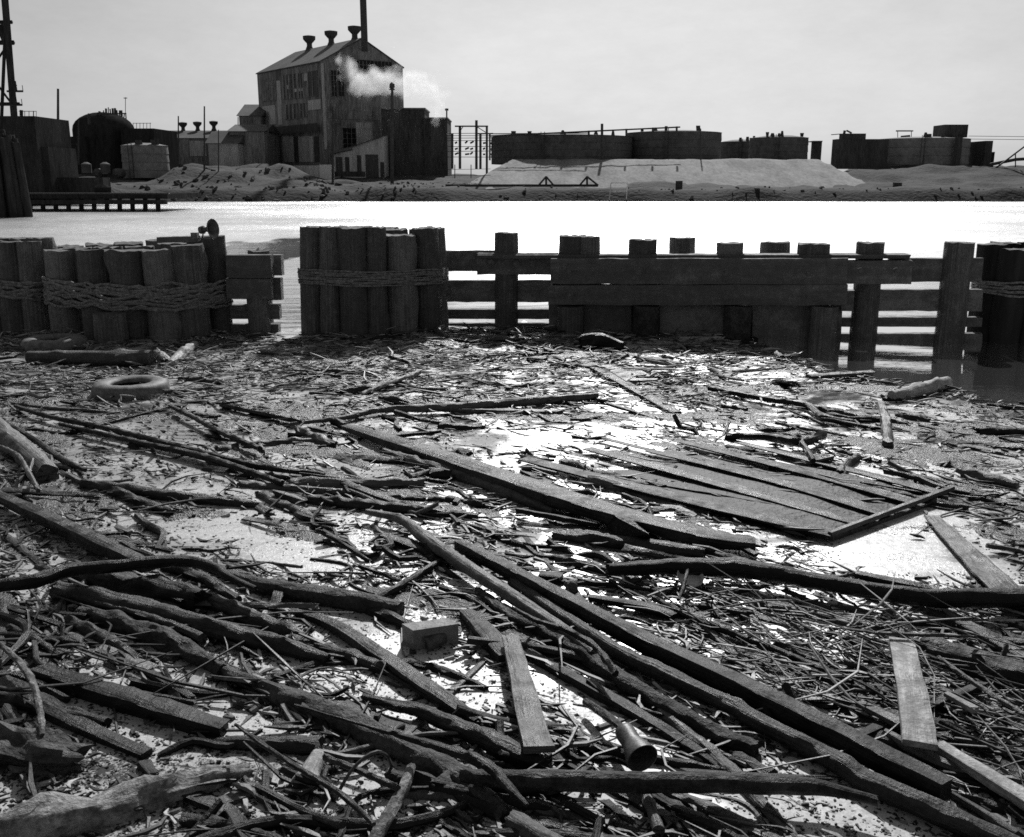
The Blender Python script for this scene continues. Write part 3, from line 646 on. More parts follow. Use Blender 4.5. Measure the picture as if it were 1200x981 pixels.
# low jetty
t = thing('jetty', D(130, 247, 63), 'low timber jetty reaching out from the left shore', 'jetty')
def jb(name, x0, x1, yt, yb, Y, dep, mat='soot'): return bgbox(name, x0, x1, yt, yb, Y, dep, mat, t)
jb('deck', -80, 196, 227.5, 233, 64, 7, 'soot'); jb('rail_beam', -80, 197.5, 226, 227.6, 63.8, .3, 'mid'); jb('wale', -80, 194, 234.5, 239.5, 63.6, .35)
for x in range(-40, 192, 15):
    bm = bmesh.new(); a = D(x, 249, 64.2); a.z = -.5; c = D(x, 228, 64.2); sweep(bm, [(a, .16), (c, .15)], nseg=8, rough=.03); finish('pile', bm, 'soot', t)
bm = bmesh.new()
lathe(bm, [(.2, 0), (.5, .1), (.55, .45), (.3, .6)], D(121, 228, 65), n=10); finish('heap', bm, 'soot', t)
# ------------------------------------------------------------------ steam
t = None
cs = [((402, 71), 1.1, 1.0), ((406, 79), 1.3, 1.2), ((411, 88), 1.5, 1.1), ((420, 97), 1.7, 1.3), ((431, 99), 1.7, 1.3), ((443, 96), 1.9, 1.3), ((455, 96), 1.9, 1.2), ((467, 99), 1.9, 1.0), ((481, 100), 1.9, .85), ((495, 101), 1.9, .7), ((508, 105), 1.7, .7), ((516, 113), 1.4, .65), ((518, 124), 1.2, .6), ((512, 135), 1.4, .7)]
m = bpy.data.materials.new('steam'); m.use_nodes = True; nt = m.node_tree; nt.nodes.clear(); L = nt.links.new
out = nt.nodes.new('ShaderNodeOutputMaterial'); pv = nt.nodes.new('ShaderNodeVolumePrincipled'); L(pv.outputs[0], out.inputs['Volume'])
pv.inputs['Color'].default_value = g(.97); pv.inputs['Anisotropy'].default_value = .45
geo = nt.nodes.new('ShaderNodeNewGeometry'); ns = nt.nodes.new('ShaderNodeTexNoise'); ns.inputs['Scale'].default_value = .75; ns.inputs['Detail'].default_value = 5; L(geo.outputs['Position'], ns.inputs['Vector'])
acc = None; SY = 123.0
bm = bmesh.new(); mn = Vector((1e9,) * 3); mx = -mn
for (p, r, k) in cs:
    c = D(p[0], p[1], SY)
    for i in range(3): mn[i] = min(mn[i], c[i] - r * 1.6); mx[i] = max(mx[i], c[i] + r * 1.6)
    d = nt.nodes.new('ShaderNodeVectorMath'); d.operation = 'DISTANCE'; L(geo.outputs['Position'], d.inputs[0]); d.inputs[1].default_value = c
    q = math_(nt, 'DIVIDE', d.outputs['Value'], r * 1.25); q = math_(nt, 'SUBTRACT', 1.0, q, True); q = math_(nt, 'MULTIPLY', q, k)
    acc = q if acc is None else math_(nt, 'MAXIMUM', acc, q)
dn = math_(nt, 'SUBTRACT', acc, math_(nt, 'MULTIPLY', math_(nt, 'SUBTRACT', ns.outputs[0], .30), 1.5), True)
L(math_(nt, 'MULTIPLY', dn, 1.0), pv.inputs['Density'])
M['steam'] = m; box(bm, mn.x, mx.x, SY - 2.0, SY + 2.0, mn.z, mx.z)
T(finish('steam', bm, 'steam'), 'white steam drifting across the factory gable', 'steam', kind='stuff')

# ------------------------------------------------------------------ bulkhead and dolphins
FA, FB = G(560, 384), G(1115, 402)
fn = (FB - FA).normalized(); fo = Vector((-fn.y, fn.x, 0))           # points away from the camera
def W(px, py, back=0.0):
    d = ray(px, py); o_ = Vector((0, 0, CAMZ)); q = FA + fo * back
    t = (q - o_).dot(fo) / d.dot(fo); return o_ + d * t
def beam(bm, x0, x1, yt, yb, back, th, slope=0.0):
    a0, a1 = W(x0, yb, back), W(x0, yt, back); c0, c1 = W(x1, yb + slope, back), W(x1, yt + slope, back)
    zl = a0.z; zt = a1.z; zl2 = c0.z; zt2 = c1.z; a = a0; c = c0
    P = [(Vector((a.x, a.y, (zl + zt) / 2)) + fo * th / 2), (Vector((c.x, c.y, (zl2 + zt2) / 2)) + fo * th / 2)]
    hh = (zt - zl) / 2
    Q = [(P[0], th / 2), (P[1], th / 2)]
    sweep(bm, Q, section=RECT(1, hh / (th / 2), .05), rough=.035, step=.15, jag=.08, straight=True)
def pilebm(px, w_, ytop, back, zb=-.6, ybase=385, topj=0):
    c = W(px, ybase, back); r = w_ / 2 * mpp(c); zt = W(px, ytop, back).z
    bm = bmesh.new(); c0 = Vector((c.x, c.y, zb)) + fo * r; c1 = Vector((c.x, c.y, zt)) + fo * r
    c1 += Vector((rnd.uniform(-.012, .012), rnd.uniform(-.012, .012), 0))
    sweep(bm, [(c0, r * 1.03), (c1, r)], nseg=18, rough=.035, step=.1, jag=.06, capmi=1, straight=True, knots=1)
    return bm
bh = thing('timber_bulkhead', FA.copy(), 'long timber bulkhead of piles and heavy planks standing in the water', 'bulkhead')
def part(name, spec, mat='timber'):
    bm = bmesh.new(); beam(bm, *spec); return finish(name, bm, mat, bh)
# (x0, x1, ytop, ybottom, back, thickness)
part('top_wale', (520, 582, 294, 318, .16, .14)); part('top_wale', (559, 652, 297, 322, .0, .15))
part('middle_wale', (520, 655, 329, 354, .17, .14)); part('lower_wale', (518, 655, 363, 374, .17, .14)); part('bottom_wale', (518, 655, 379.5, 396, .18, .14))
part('top_wale', (645, 992, 303.5, 333, -.22, .22)); part('top_wale', (984, 1068, 306, 333, -.19, .2)); part('cap_plank', (560, 1066, 299, 303, -.1, .34))
part('middle_wale', (643, 992, 334.5, 357.5, -.24, .22))
part('back_wale', (1040, 1150, 303, 330, .1, .14)); part('middle_wale', (970, 1150, 340, 364.5, .1, .14)); part('lower_wale', (970, 1150, 372.5, 383, .1, .14)); part('bottom_wale', (970, 1150, 391.5, 412, .1, .14))
part('middle_wale', (985, 1000, 341, 364.5, -.02, .12))
for x0, x1 in ((684, 739), (772, 847), (880, 949)): part('lower_panel', (x0, x1, 353, 410, -.06, .1))
part('lower_panel', (643, 984, 357, 412, .05, .06))
for px, w_, yt, back in ((590.5, 27, 273.5, .0), (667, 31, 277, -.02), (687, 26, 277.5, .0), (749, 32, 281.5, -.03), (796, 30, 279.5, .35), (851, 31, 285.5, -.03), (904, 34, 285, .4), (947, 36, 286.5, -.08), (1014, 31, 285, -.02), (1117, 33, 285, -.06)):
    finish('pile', pilebm(px, w_, yt, back), ['pile', 'pile_top'], bh, smooth=True, sharp=50)
for px, w_ in ((666, 31), (755, 31), (863, 32), (965, 31)):
    yb_ = 396
    finish('stub_pile', pilebm(px, w_, 361, -.36, ybase=396), ['bark' if px in (755, 863) else 'pile', 'pile_top'], bh, smooth=True, sharp=50)
for px, py, bk_ in ((575, 308, -.08), (605, 309, -.08), (590, 342, .09), (668, 318, -.34), (749, 318, -.34), (851, 319, -.34), (947, 320, -.34), (668, 346, -.36), (749, 346, -.36), (851, 347, -.36), (947, 348, -.36), (1008, 318, -.3), (1050, 318, -.3)):
    bm = bmesh.new(); lathe(bm, [(.045, 0), (.045, .008), (.022, .009), (.022, .03), (.001, .032)], W(px, py, bk_), axis=-fo, n=10); finish('bolt', bm, 'rust', bh)
def hull(P):
    P = sorted(set((round(p.x, 4), round(p.y, 4)) for p in P)); 
    def half(Q):
        h = []
        for p in Q:
            while len(h) > 1 and (h[-1][0] - h[-2][0]) * (p[1] - h[-2][1]) - (h[-1][1] - h[-2][1]) * (p[0] - h[-2][0]) <= 0: h.pop()
            h.append(p)
        return h
    a, b_ = half(P), half(P[::-1]); return [Vector((x, y, 0)) for x, y in a[:-1] + b_[:-1]]
def dolphin(label, piles, backrows, band, turns, rr, messy, pm='pile'):
    """piles = (px, width px, ytop, ybase); backrows adds piles behind; band = (px, ytop, ybottom)"""
    f0 = [G(p[0], p[3]) for p in piles]; c = sum(f0, Vector()) / len(f0)
    t = thing('pile_dolphin', Vector((c.x, c.y + .5, 0)), label, 'dolphin', 'round clusters of mooring piles bound with rope'); ring = []
    def one(x, y, r, zt):
        bm = bmesh.new(); l = Vector((c.x - x, c.y + .6 - y, 0)) * .02 + Vector((rnd.gauss(0, .012), rnd.gauss(0, .012), 0)); zt += rnd.gauss(0, .012); r *= rnd.uniform(.96, 1.04)
        sweep(bm, [(Vector((x, y, -.6)) - l, r * 1.05), (Vector((x, y, zt)) + l, r)], nseg=22, rough=.045, step=.08, jag=.07, capmi=1, straight=True, knots=3)
        finish('pile', bm, [pm, 'pile_top'], t, smooth=True, sharp=50)
        for k in range(16): ring.append(Vector((x + math.cos(k * math.pi / 8) * r, y + math.sin(k * math.pi / 8) * r, 0)))
    for (px, w_, yt, yb) in piles:
        p = G(px, yb); r = w_ / 2 * mpp(p) * 1.02; zt = D(px, yt, p.y + .0).z; one(p.x, p.y + r, r, zt)
    for (px, w_, yt, dy, yb) in backrows:
        p = G(px, yb); p.y += dy; p.x *= p.y / (p.y - dy); r = w_ / 2 * mpp(p); zt = D(px, yt, p.y).z; one(p.x, p.y + r, r, zt)
    H = hull(ring); px, yt, yb = band; p = G(px, piles[0][3]); p = H[0]
    fy = min(h.y for h in H); z1, z0 = D(px, yt, fy).z, D(px, yb, fy).z
    cen = sum(H, Vector()) / len(H); bm = bmesh.new()
    for k in range(turns):
        z = z0 + (z1 - z0) * (k + .5) / turns; sd_ = rnd.random() * 50; P = []
        HH = H + [H[0]]
        for a, b_ in zip(HH, HH[1:]):
            n = max(1, int((b_ - a).length / .09))
            for j in range(n):
                q = a.lerp(b_, j / n); o_ = (q - cen).normalized(); s = len(P) * .3
                zz = z + messy * (1.3 * noise.noise(Vector((s * .9, sd_, 0))) + .8 * noise.noise(Vector((s * 3, sd_, 9)))) + .03 * math.sin(len(P) * .07 + 2)
                P.append((Vector((q.x, q.y, zz)) + o_ * (rr * (.8 + .9 * abs(noise.noise(Vector((s, sd_, 5)))) * (3 if messy > .03 else 1))), rr))
        P.append(P[0]); sweep(bm, P, nseg=6, rough=.15, step=9, jag=0)
    finish('rope_binding', bm, 'rope', t, smooth=True)
    return t
d2 = dolphin('tight pile dolphin bound with thin cable, left end of the bulkhead',
    [(364.5, 25, 267.5, 393), (387, 24, 267.5, 394), (414.5, 33, 268.5, 395), (441, 24, 269, 394), (470, 35, 276.5, 392), (501, 30, 269, 388), (514, 20, 268, 384)],
    [(375, 28, 267, .35, 393), (405, 28, 267, .4, 393), (436, 28, 268, .4, 392), (466, 28, 269, .4, 390), (495, 28, 268, .4, 387), (392, 28, 266.5, .7, 393), (425, 28, 267, .7, 392), (456, 28, 267.5, .7, 390)],
    (430, 318.5, 337), 9, .012, .012)
d1 = dolphin('thick pile dolphin bound with tangled rope, carrying a metal horn',
    [(72, 34, 294, 393), (111, 34, 293.5, 397), (149, 39, 293.5, 399), (188, 37, 293, 399), (222, 35, 289, 397), (255, 27, 279, 391)],
    [(92, 32, 291, .3, 395), (130, 33, 290.5, .33, 396), (168, 33, 290, .33, 396), (205, 33, 287, .33, 395), (240, 30, 279.5, .3, 391), (85, 30, 287, .7, 393), (118, 32, 286, .7, 395), (155, 32, 285, .7, 395), (192, 32, 283, .7, 394), (222, 32, 279, .6, 391)],
    (150, 333, 362), 13, .019, .05)
bm = bmesh.new(); p = G(134, 400); r = 18 * mpp(p); zt = D(134, 366, p.y).z
sweep(bm, [(Vector((p.x, p.y - r * .4, -.5)), r * 1.08), (Vector((p.x, p.y - r * .4, zt)), r)], nseg=18, rough=.05, step=.1, jag=.08, capmi=1, straight=True)
finish('stub_pile', bm, ['pile', 'pile_top'], d1, smooth=True, sharp=50)
bm = bmesh.new(); a, c = D(186, 281, 12.2), D(234, 280, 12.2); sweep(bm, [(a, .055), (c, .055)], section=RECT(1, .6), rough=.03, step=.2); finish('cap_plank', bm, 'timber', d1)
bm = bmesh.new(); a = D(228.5, 277.5, 12.1); box(bm, a.x - .04, a.x + .04, a.y - .04, a.y + .04, a.z - .02, a.z + .05); finish('block', bm, 'timber', d1)
d0 = dolphin('half hidden pile dolphin cut off by the left edge of the view',
    [(-45, 34, 284, 386), (-12, 34, 284, 388), (12, 30, 284, 389), (38, 26, 284.5, 389), (58, 22, 281, 386)],
    [(-30, 32, 282, .35, 386), (5, 32, 281, .35, 387), (32, 30, 281, .35, 387), (54, 28, 280, .3, 386), (15, 30, 280, .7, 386), (45, 26, 280, .7, 386)],
    (20, 331, 350), 9, .019, .04)
d3 = dolphin('pile dolphin cut off by the right edge, behind the calm dark water',
    [(1160, 34, 287, 400), (1184, 36, 294, 403), (1219, 36, 294, 404), (1255, 36, 294, 404), (1290, 34, 292, 402)],
    [(1172, 34, 286, .35, 400), (1205, 34, 286, .4, 402), (1240, 34, 286, .4, 402), (1275, 34, 286, .4, 401), (1190, 34, 285, .75, 400), (1225, 34, 285, .75, 400), (1258, 34, 285, .75, 400)],
    (1180, 335, 350), 7, .014, .02, pm='soot')
bm = bmesh.new(); p = D(1175, 300, 11.6)
# short fence between the two left dolphins
fb = thing('timber_barrier', G(300, 392), 'short barrier of stacked beams between the two left pile dolphins', 'barrier')
gp = G(300, 392).y
def fbeam(x0, x1, yt, yb, Y, dep, name='beam'):
    a, c = D(x0, yb, Y), D(x1, yt, Y); bm = bmesh.new(); hh = (c.z - a.z) / 2
    sweep(bm, [(Vector((a.x, Y + dep / 2, a.z + hh)), dep / 2), (Vector((c.x, Y + dep / 2, a.z + hh)), dep / 2)], section=RECT(1, hh / (dep / 2), .05), rough=.02, step=.2, jag=.03, straight=True)
    finish(name, bm, 'timber', fb)
fbeam(266, 317, 299, 326, gp, .16); fbeam(266, 317, 326.5, 350.5, gp + .02, .16); fbeam(317.5, 329, 299, 323, gp + .25, .15, 'back_beam'); fbeam(300, 328.5, 326, 352, gp + .25, .15, 'back_beam')
fbeam(266, 327, 357.5, 374, gp + .2, .14); fbeam(266, 326, 380.5, 400, gp + .2, .14)
bm = bmesh.new(); p = G(301, 392); sweep(bm, [(Vector((p.x, p.y + .17, -.5)), .15), (Vector((p.x, p.y + .17, D(300, 330, p.y).z)), .15)], nseg=14, rough=.02, step=.2, straight=True); finish('post', bm, 'pile', fb, smooth=True)
bm = bmesh.new(); p = D(303, 293.5, gp + .5); sweep(bm, [(Vector((p.x, p.y, -.5)), .15), (p, .15)], nseg=14, rough=.02, step=.2, capmi=1, straight=True); finish('post', bm, ['pile', 'pile_top'], fb, smooth=True)
# horn on the dolphin
hY = 12.25; hc = D(241, 269, hY)
hn = thing('metal_horn', D(243, 279, hY), 'flared metal horn standing on top of the thick rope bound dolphin', 'horn')
ax = Vector((.93, -.32, .12)).normalized()
bm = bmesh.new(); lathe(bm, [(.005, -.085), (.045, -.08), (.05, -.03), (.03, -.02), (.028, .01), (.045, .05), (.075, .085), (.115, .10), (.12, .112), (.108, .108), (.07, .08), (.03, .03), (.02, .0)], hc, axis=ax, n=28, closed=False); finish('bell', bm, 'rust', hn, smooth=True)
bm = bmesh.new()
for dx in (-.03, .04): tubew(bm, [hc + Vector((dx, 0, -.03)), hc + Vector((dx * 1.6, -.01, -.115))], .009)
tubew(bm, [hc + Vector((-.07, 0, -.112)), hc + Vector((.08, 0, -.112))], .01); finish('bracket', bm, 'rust', hn)
# tall dark pile clump at the far left
t = thing('pile_clump', G(8, 255), 'tall black clump of leaning piles at the left edge below the crane', 'pile clump')
base = G(8, 255)
for i in range(16):
    a_ = i * 2.4; q = .12 * i ** .6 * 2; x, y = base.x - .25 + math.cos(a_) * q * .7, base.y + 1 + math.sin(a_) * q * .6
    h = 4.55 - .12 * q * 4 * rnd.uniform(.5, 1.3)
    bm = bmesh.new(); sweep(bm, [(Vector((x * 1.0 + math.cos(a_) * .3, y, -.5)), .24), (Vector((x, y, h)), .19)], nseg=9, rough=.06, step=.5, straight=True); finish('pile', bm, 'soot', t, smooth=True)

# ------------------------------------------------------------------ tyres, horn, bucket and other odd things
def tyre(px0, px1, yt, yb, label, tilt=0.0):
    cy = (yt + yb) / 2 + 2; c = G((px0 + px1) / 2, cy, .035); Rr = (px1 - px0) / 2 * mpp(c) ; r = Rr * .27
    bm = bmesh.new(); n, k = 56, 16; rings = []; uvl = bm.loops.layers.uv.verify()
    for i in range(n):
        a = 2 * math.pi * i / n; e = Vector((math.cos(a), math.sin(a), 0)); ring = []
        for j in range(k):
            b_ = 2 * math.pi * j / k; rx, rz = math.cos(b_), math.sin(b_)
            rx = math.copysign(abs(rx) ** .75, rx); rz = math.copysign(abs(rz) ** .75, rz)
            tr = .985 if (rx > .75 and i % 2) else 1
            q = e * ((Rr - r) + r * rx * tr) + Vector((0, 0, r * 1.0 * rz))
            if abs(rx) < .2 or rx > -.9: q += Vector((0, 0, .006 * noise.noise(e * 3)))
            ring.append(bm.verts.new(q))
        rings.append(ring)
    for i in range(n):
        for j in range(k): bm.faces.new((rings[i][j], rings[(i + 1) % n][j], rings[(i + 1) % n][(j + 1) % k], rings[i][(j + 1) % k]))
    # rim opening: drop the inner ring faces
    kill = [f for f in bm.faces if (f.calc_center_median().xy.length < Rr - r * 1.75) and abs(f.calc_center_median().z) < r * .45]
    bmesh.ops.delete(bm, geom=kill, context='FACES')
    bmesh.ops.transform(bm, matrix=Matrix.Translation(c) @ Matrix.Rotation(tilt, 4, 'X') , verts=bm.verts)
    o = finish('tyre', bm, 'rubber', smooth=True); sd2 = o.modifiers.new('thick', 'SOLIDIFY'); sd2.thickness = .012
    return T(o, label, 'tyre')
tyre(28, 101, 391, 414, 'worn tyre lying flat just above the short thick log'); tyre(110, 197, 440, 471, 'larger worn tyre lying flat in the debris below the short thick log')
# open bucket shaped vessel on a rod
bk = thing('metal_funnel', G(748, 895, .02), 'rusty bell shaped vessel with its dark mouth facing the viewer', 'vessel')
a, c = G(729, 853, .11), G(753, 889, .085); ax = (c - a).normalized(); Ln = (c - a).length; q = mpp(c)
bm = bmesh.new(); lathe(bm, [(.004, -.01), (7 * q, 0), (11.5 * q, Ln * .08), (12.5 * q, Ln * .2), (12 * q, Ln * .5), (14 * q, Ln * .62), (18 * q, Ln * .85), (19.5 * q, Ln), (18.3 * q, Ln), (16 * q, Ln * .85), (10 * q, Ln * .4), (.004, Ln * .2)], a, axis=ax, n=32, closed=False); finish('bell', bm, 'rust', bk, smooth=True, sharp=50)
bm = bmesh.new(); sweep(bm, [(G(686, 822, .05), 5 * q), (G(708, 837, .07), 6 * q), (G(731, 855, .10), 5 * q)], rough=.1, nseg=10); finish('handle', bm, 'bark', bk, smooth=True)
# shallow tin
bm = bmesh.new(); c = G(808, 679, .05); q = mpp(c); lathe(bm, [(.001, 0), (13 * q, 0), (15.5 * q, .02), (16 * q, .024), (15 * q, .022), (12.5 * q, .006), (.001, .005)], c, axis=Vector((.1, -.5, 1)), n=28, closed=False)
T(finish('shallow_tin', bm, 'zinc', smooth=True, sharp=50), 'pale round shallow tin with a dark stick across it', 'tin')
bm = bmesh.new(); c0, c1 = G(497, 756, .03), G(519, 746, .04); ax = (c1 - c0).normalized(); q = mpp(c0); Ln = (c1 - c0).length
lathe(bm, [(8 * q, 0), (9 * q, 0), (9 * q, Ln), (7.5 * q, Ln), (7.5 * q, .01), (.001, .01)], c0, axis=ax, n=20, closed=False)
T(finish('tin_can', bm, 'rust', smooth=True, sharp=50), 'open tin can lying against the pale wooden box', 'can')
bm = bmesh.new(); sweep(bm, [(G(400 + math.cos(a_) * 1 + x_, y_, .04 + h_), .006) for a_, x_, y_, h_ in ((0, -3, 926, 0), (0, 10, 904, .05), (0, 26, 888, .09), (0, 41, 881, .1), (0, 53, 886, .05), (0, 58, 899, 0))], nseg=6, rough=.05, jag=0, step=.02)
T(finish('wire_hoop', bm, 'steel', smooth=True), 'thin bent hoop standing up beside the small pale log', 'hoop')

# ------------------------------------------------------------------ the named driftwood
def hero(name, label, pts, mat='wet', kind='log', z=None, lift=0.0, k=None, roll=0, rough=None, cat=None, sink=.35, twigs=(), group=None, capmi=None, jag=None):
    bm = bmesh.new(); P = pxpath(pts, z, lift, sink)
    mats = [mat]
    if kind == 'log':
        sweep(bm, P, nseg=14, rough=.13 if rough is None else rough, step=max(.015, max(r for _, r in P) * .45), jag=.35 if jag is None else jag, knots=rnd.randint(2, 5))
    elif kind == 'stick': sweep(bm, P, nseg=8, rough=.22 if rough is None else rough, step=max(.015, P[0][1] * 1.5), jag=.5)
    elif kind == 'plank':
        P = [(p + Vector((0, 0, r * (k or .18) - r * (1 - sink) if z is None else 0)), r) for p, r in P]
        sweep(bm, P, section=RECT(1, k or .18, .12), rough=.06 if rough is None else rough, step=.06, jag=.3 if jag is None else jag, roll=roll, straight=len(P) == 2)
    elif kind == 'beam': sweep(bm, P, section=RECT(1, k or 1, .14), rough=.075 if rough is None else rough, step=.05, jag=.2 if jag is None else jag, roll=roll, straight=len(P) == 2)
    o = finish(name, bm, mats, smooth=True, sharp=45)
    T(o, label, cat or {'log': 'log', 'stick': 'branch', 'plank': 'plank', 'beam': 'beam'}[kind], group)
    for tw in twigs:
        bm = bmesh.new(); sweep(bm, pxpath(tw, z, lift, sink), nseg=7, rough=.2, step=.02, jag=.5)
        finish('fork', bm, mat, o, smooth=True)
    return o
H_ = hero
H_('curved_branch', 'long curved black branch sweeping in from the left edge over the logs', [(-60, 690, 16), (0, 686, 15), (40, 681, 17), (80, 669, 16), (130, 664, 15), (180, 659, 15), (220, 658, 14), (250, 665, 12), (270, 677, 9), (300, 690, 6)], 'black', 'log', lift=.13, rough=.07)
H_('log', 'long dark log running under the curved black branch toward the two stacked logs', [(67, 692, 22), (130, 706, 25), (190, 720, 25), (260, 740, 24), (330, 757, 20), (384, 773, 13)], 'wet', lift=.01)
H_('log', 'short dark log whose tip ends right of the curved black branch', [(230, 699, 17), (265, 712, 20), (300, 727, 20), (335, 739, 17), (362, 748, 9)], 'wet')
H_('log', 'broken thick black log directly beneath the curved branch', [(88, 668, 22), (140, 684, 28), (190, 694, 30), (238, 706, 28)], 'black', jag=.8, rough=.2)
H_('log', 'knobbly dark log with a pale broken left end, third log below the curved branch', [(94, 718, 18), (150, 734, 22), (205, 755, 24), (262, 787, 16)], 'bark', rough=.2)
H_('thin_log', 'thin round ended log lying on the knobbly dark log', [(113, 707, 8), (170, 722, 9), (215, 738, 11), (237, 749, 14)], 'wet', lift=.04)
H_('log', 'thin straight log at the left edge above the hewn timber', [(-20, 722, 11), (0, 731, 11), (35, 748, 12), (72, 770, 10)], 'wet')
H_('hewn_timber', 'heavy black hewn timber with a splintered right end above the grey scum', [(42, 788, 20), (100, 806, 24), (160, 825, 26), (215, 843, 26), (262, 856, 22)], 'black', 'beam', k=.8, rough=.12, jag=.6)
H_('plank', 'black plank end jutting down right from the bark heap', [(0, 800, 24), (60, 832, 24), (110, 858, 18), (172, 884, 16)], 'black', 'beam', k=.5)
H_('upright_branch', 'pale thin branch standing out of the bark heap at the left edge', [(-5, 752, 6), (15, 768, 7), (36, 795, 9), (45, 823, 8), (50, 862, 7)], 'bark_light', 'stick', lift=.1)
H_('bark_slab', 'ragged slab of bark and roots at the left edge', [(-20, 870, 34), (10, 878, 46), (35, 886, 50), (62, 893, 46), (92, 893, 26)], 'bark', 'log', rough=.5, sink=.75, jag=1.2)
H_('bark_log', 'big grey rough barked log at the bottom left corner', [(-40, 985, 52), (10, 975, 50), (80, 958, 46), (150, 941, 42), (220, 922, 34), (292, 902, 16)], 'bark_light', 'log', rough=.3, sink=.55)
H_('wood_chip', 'flat square cut grey offcut beside the big barked log', [(243, 944, 18), (306, 921, 22)], 'mid', 'plank', k=.35)
H_('log', 'smooth dark half sunk log tapering to the left on the grey scum', [(242, 870, 6), (275, 871, 16), (320, 873, 20), (376, 875, 22)], 'wet')
H_('log', 'longest thick dark log through the lower centre', [(262, 786, 14), (300, 803, 20), (340, 820, 26), (400, 843, 28), (460, 872, 30), (520, 902, 30), (560, 928, 26), (592, 958, 18)], 'bark', rough=.14)
H_('plank', 'dark flat plank with a square left end behind the longest thick log', [(390, 818, 20), (430, 836, 24), (480, 856, 24), (538, 880, 20)], 'wet', 'plank', k=.3)
H_('wavy_log', 'wavy dark branch with a pale ridge ending at the horizontal bottom log', [(425, 816, 7), (460, 826, 13), (490, 832, 16), (515, 843, 19), (550, 858, 22), (600, 881, 24), (644, 896, 14)], 'wet', lift=.03)
H_('root', 'crooked root crossing the right end of the longest thick log', [(345, 826, 3), (420, 848, 4), (490, 868, 9), (540, 884, 13), (575, 900, 13), (596, 922, 11), (618, 944, 5)], 'black', 'stick', lift=.13)
H_('pale_branch', 'pale peeled branch leaning down at the bottom centre left', [(482, 898, 11), (474, 922, 14), (462, 944, 15), (448, 968, 17), (436, 990, 18)], 'bark_light', 'stick', lift=.05, rough=.1)
H_('small_log', 'short pale sawn log piece with a dark lower end', [(373, 886, 19), (366, 900, 22), (357, 917, 24)], 'pale', lift=.02, rough=.05, jag=.1)
H_('stick', 'long thin dark stick crossing the short pale log piece', [(276, 849, 4), (310, 874, 6), (345, 897, 6), (375, 915, 7), (405, 935, 8), (438, 966, 6)], 'black', 'stick', lift=.14, rough=.1)
H_('stick', 'straight dark stick from the short pale log piece to the pale peeled branch', [(380, 887, 8), (420, 903, 8), (467, 924, 9)], 'wet', 'stick', lift=.08)
H_('log', 'long horizontal dark log along the bottom with a crooked right tip', [(540, 909, 14), (600, 913, 22), (660, 915, 25), (720, 917, 25), (800, 917, 24), (880, 919, 23), (950, 922, 20), (990, 929, 14), (1028, 939, 12)], 'bark', lift=.07, rough=.07)
H_('log', 'blunt grey log butt at the very bottom centre', [(598, 962, 24), (630, 982, 30), (665, 1005, 32)], 'mid', rough=.1)
H_('stick', 'dark stick sloping out of view at the bottom, right of the grey log butt', [(676, 955, 7), (720, 968, 9), (790, 992, 10)], 'wet', 'stick')
H_('small_log', 'smooth short upright log piece just below the horizontal bottom log', [(757, 932, 11), (764, 950, 13), (772, 974, 15)], 'mid', lift=.02, rough=.05)
H_('board', 'upright looking weathered board with a rotten lower end in the centre', [(598, 742, 20), (614, 805, 27), (632, 872, 38)], 'mid', 'plank', lift=.08, k=.22, jag=.25)
H_('plank', 'short black plank behind the top of the weathered centre board', [(546, 720, 16), (570, 745, 24), (594, 775, 20)], 'black', 'beam', k=.8)
bm = bmesh.new(); P4 = [G(471, 734, .09), G(481, 751, .09) , G(540, 737, .09), G(528, 727, .09)]; P4 = [G(471, 731, .1), G(484, 739, .1), G(537, 731, .1), G(524, 724, .1)]
lo_ = [Vector((p.x, p.y, .0)) for p in P4]; hexa(bm, lo_, P4)
T(finish('wooden_box', bm, 'pale'), 'low wooden box fragment with a pale top in open scum', 'box')
H_('squared_timber', 'very long squared black timber running diagonally to the lower right', [(537, 638, 12), (640, 692, 16), (760, 755, 20), (880, 812, 24), (1000, 872, 26), (1108, 927, 26)], 'black', 'beam', k=1, lift=.05, rough=.03)
H_('log', 'long round log parallel to and below the squared black timber', [(600, 681, 13), (650, 716, 15), (720, 762, 19), (790, 795, 20), (850, 824, 20), (900, 852, 22), (960, 882, 24), (1020, 917, 27), (1090, 948, 29), (1150, 974, 26), (1230, 1010, 24)], 'wet', lift=.02, rough=.08)
H_('pole', 'slender pole bending down from the top of the diagonal log bundle', [(430, 600, 7), (470, 609, 11), (500, 632, 15), (545, 663, 16), (600, 699, 16), (660, 738, 14), (695, 765, 11)], 'mid', 'log', lift=.05, rough=.06)
H_('log', 'bark covered log ending in a black stump above the horizontal bottom log', [(560, 692, 9), (600, 722, 15), (650, 746, 18), (700, 778, 20), (760, 816, 21), (820, 850, 21), (886, 880, 20)], 'bark', lift=.01, rough=.12)
H_('root', 'bent thin root looping over the diagonal logs in the centre', [(600, 712, 4), (628, 727, 6), (665, 739, 7), (695, 756, 8), (712, 775, 9), (722, 790, 9)], 'black', 'stick', lift=.12)
H_('squared_timber', 'narrow dark squared timber between the weathered board and the bell vessel', [(615, 765, 12), (690, 806, 16), (770, 852, 15), (850, 903, 11)], 'black', 'beam', k=.8)
H_('squared_timber', 'wide flat black timber in the upper middle, heaviest of the far debris', [(405, 499, 12), (480, 522, 24), (600, 562, 32), (720, 600, 32), (830, 627, 30), (885, 635, 22)], 'wet', 'plank', k=.42, lift=.03, rough=.05)
H_('log', 'grey log with a pale ridge just below the wide flat timber', [(450, 530, 9), (500, 546, 14), (560, 564, 15), (600, 581, 14), (648, 600, 8)], 'mid')
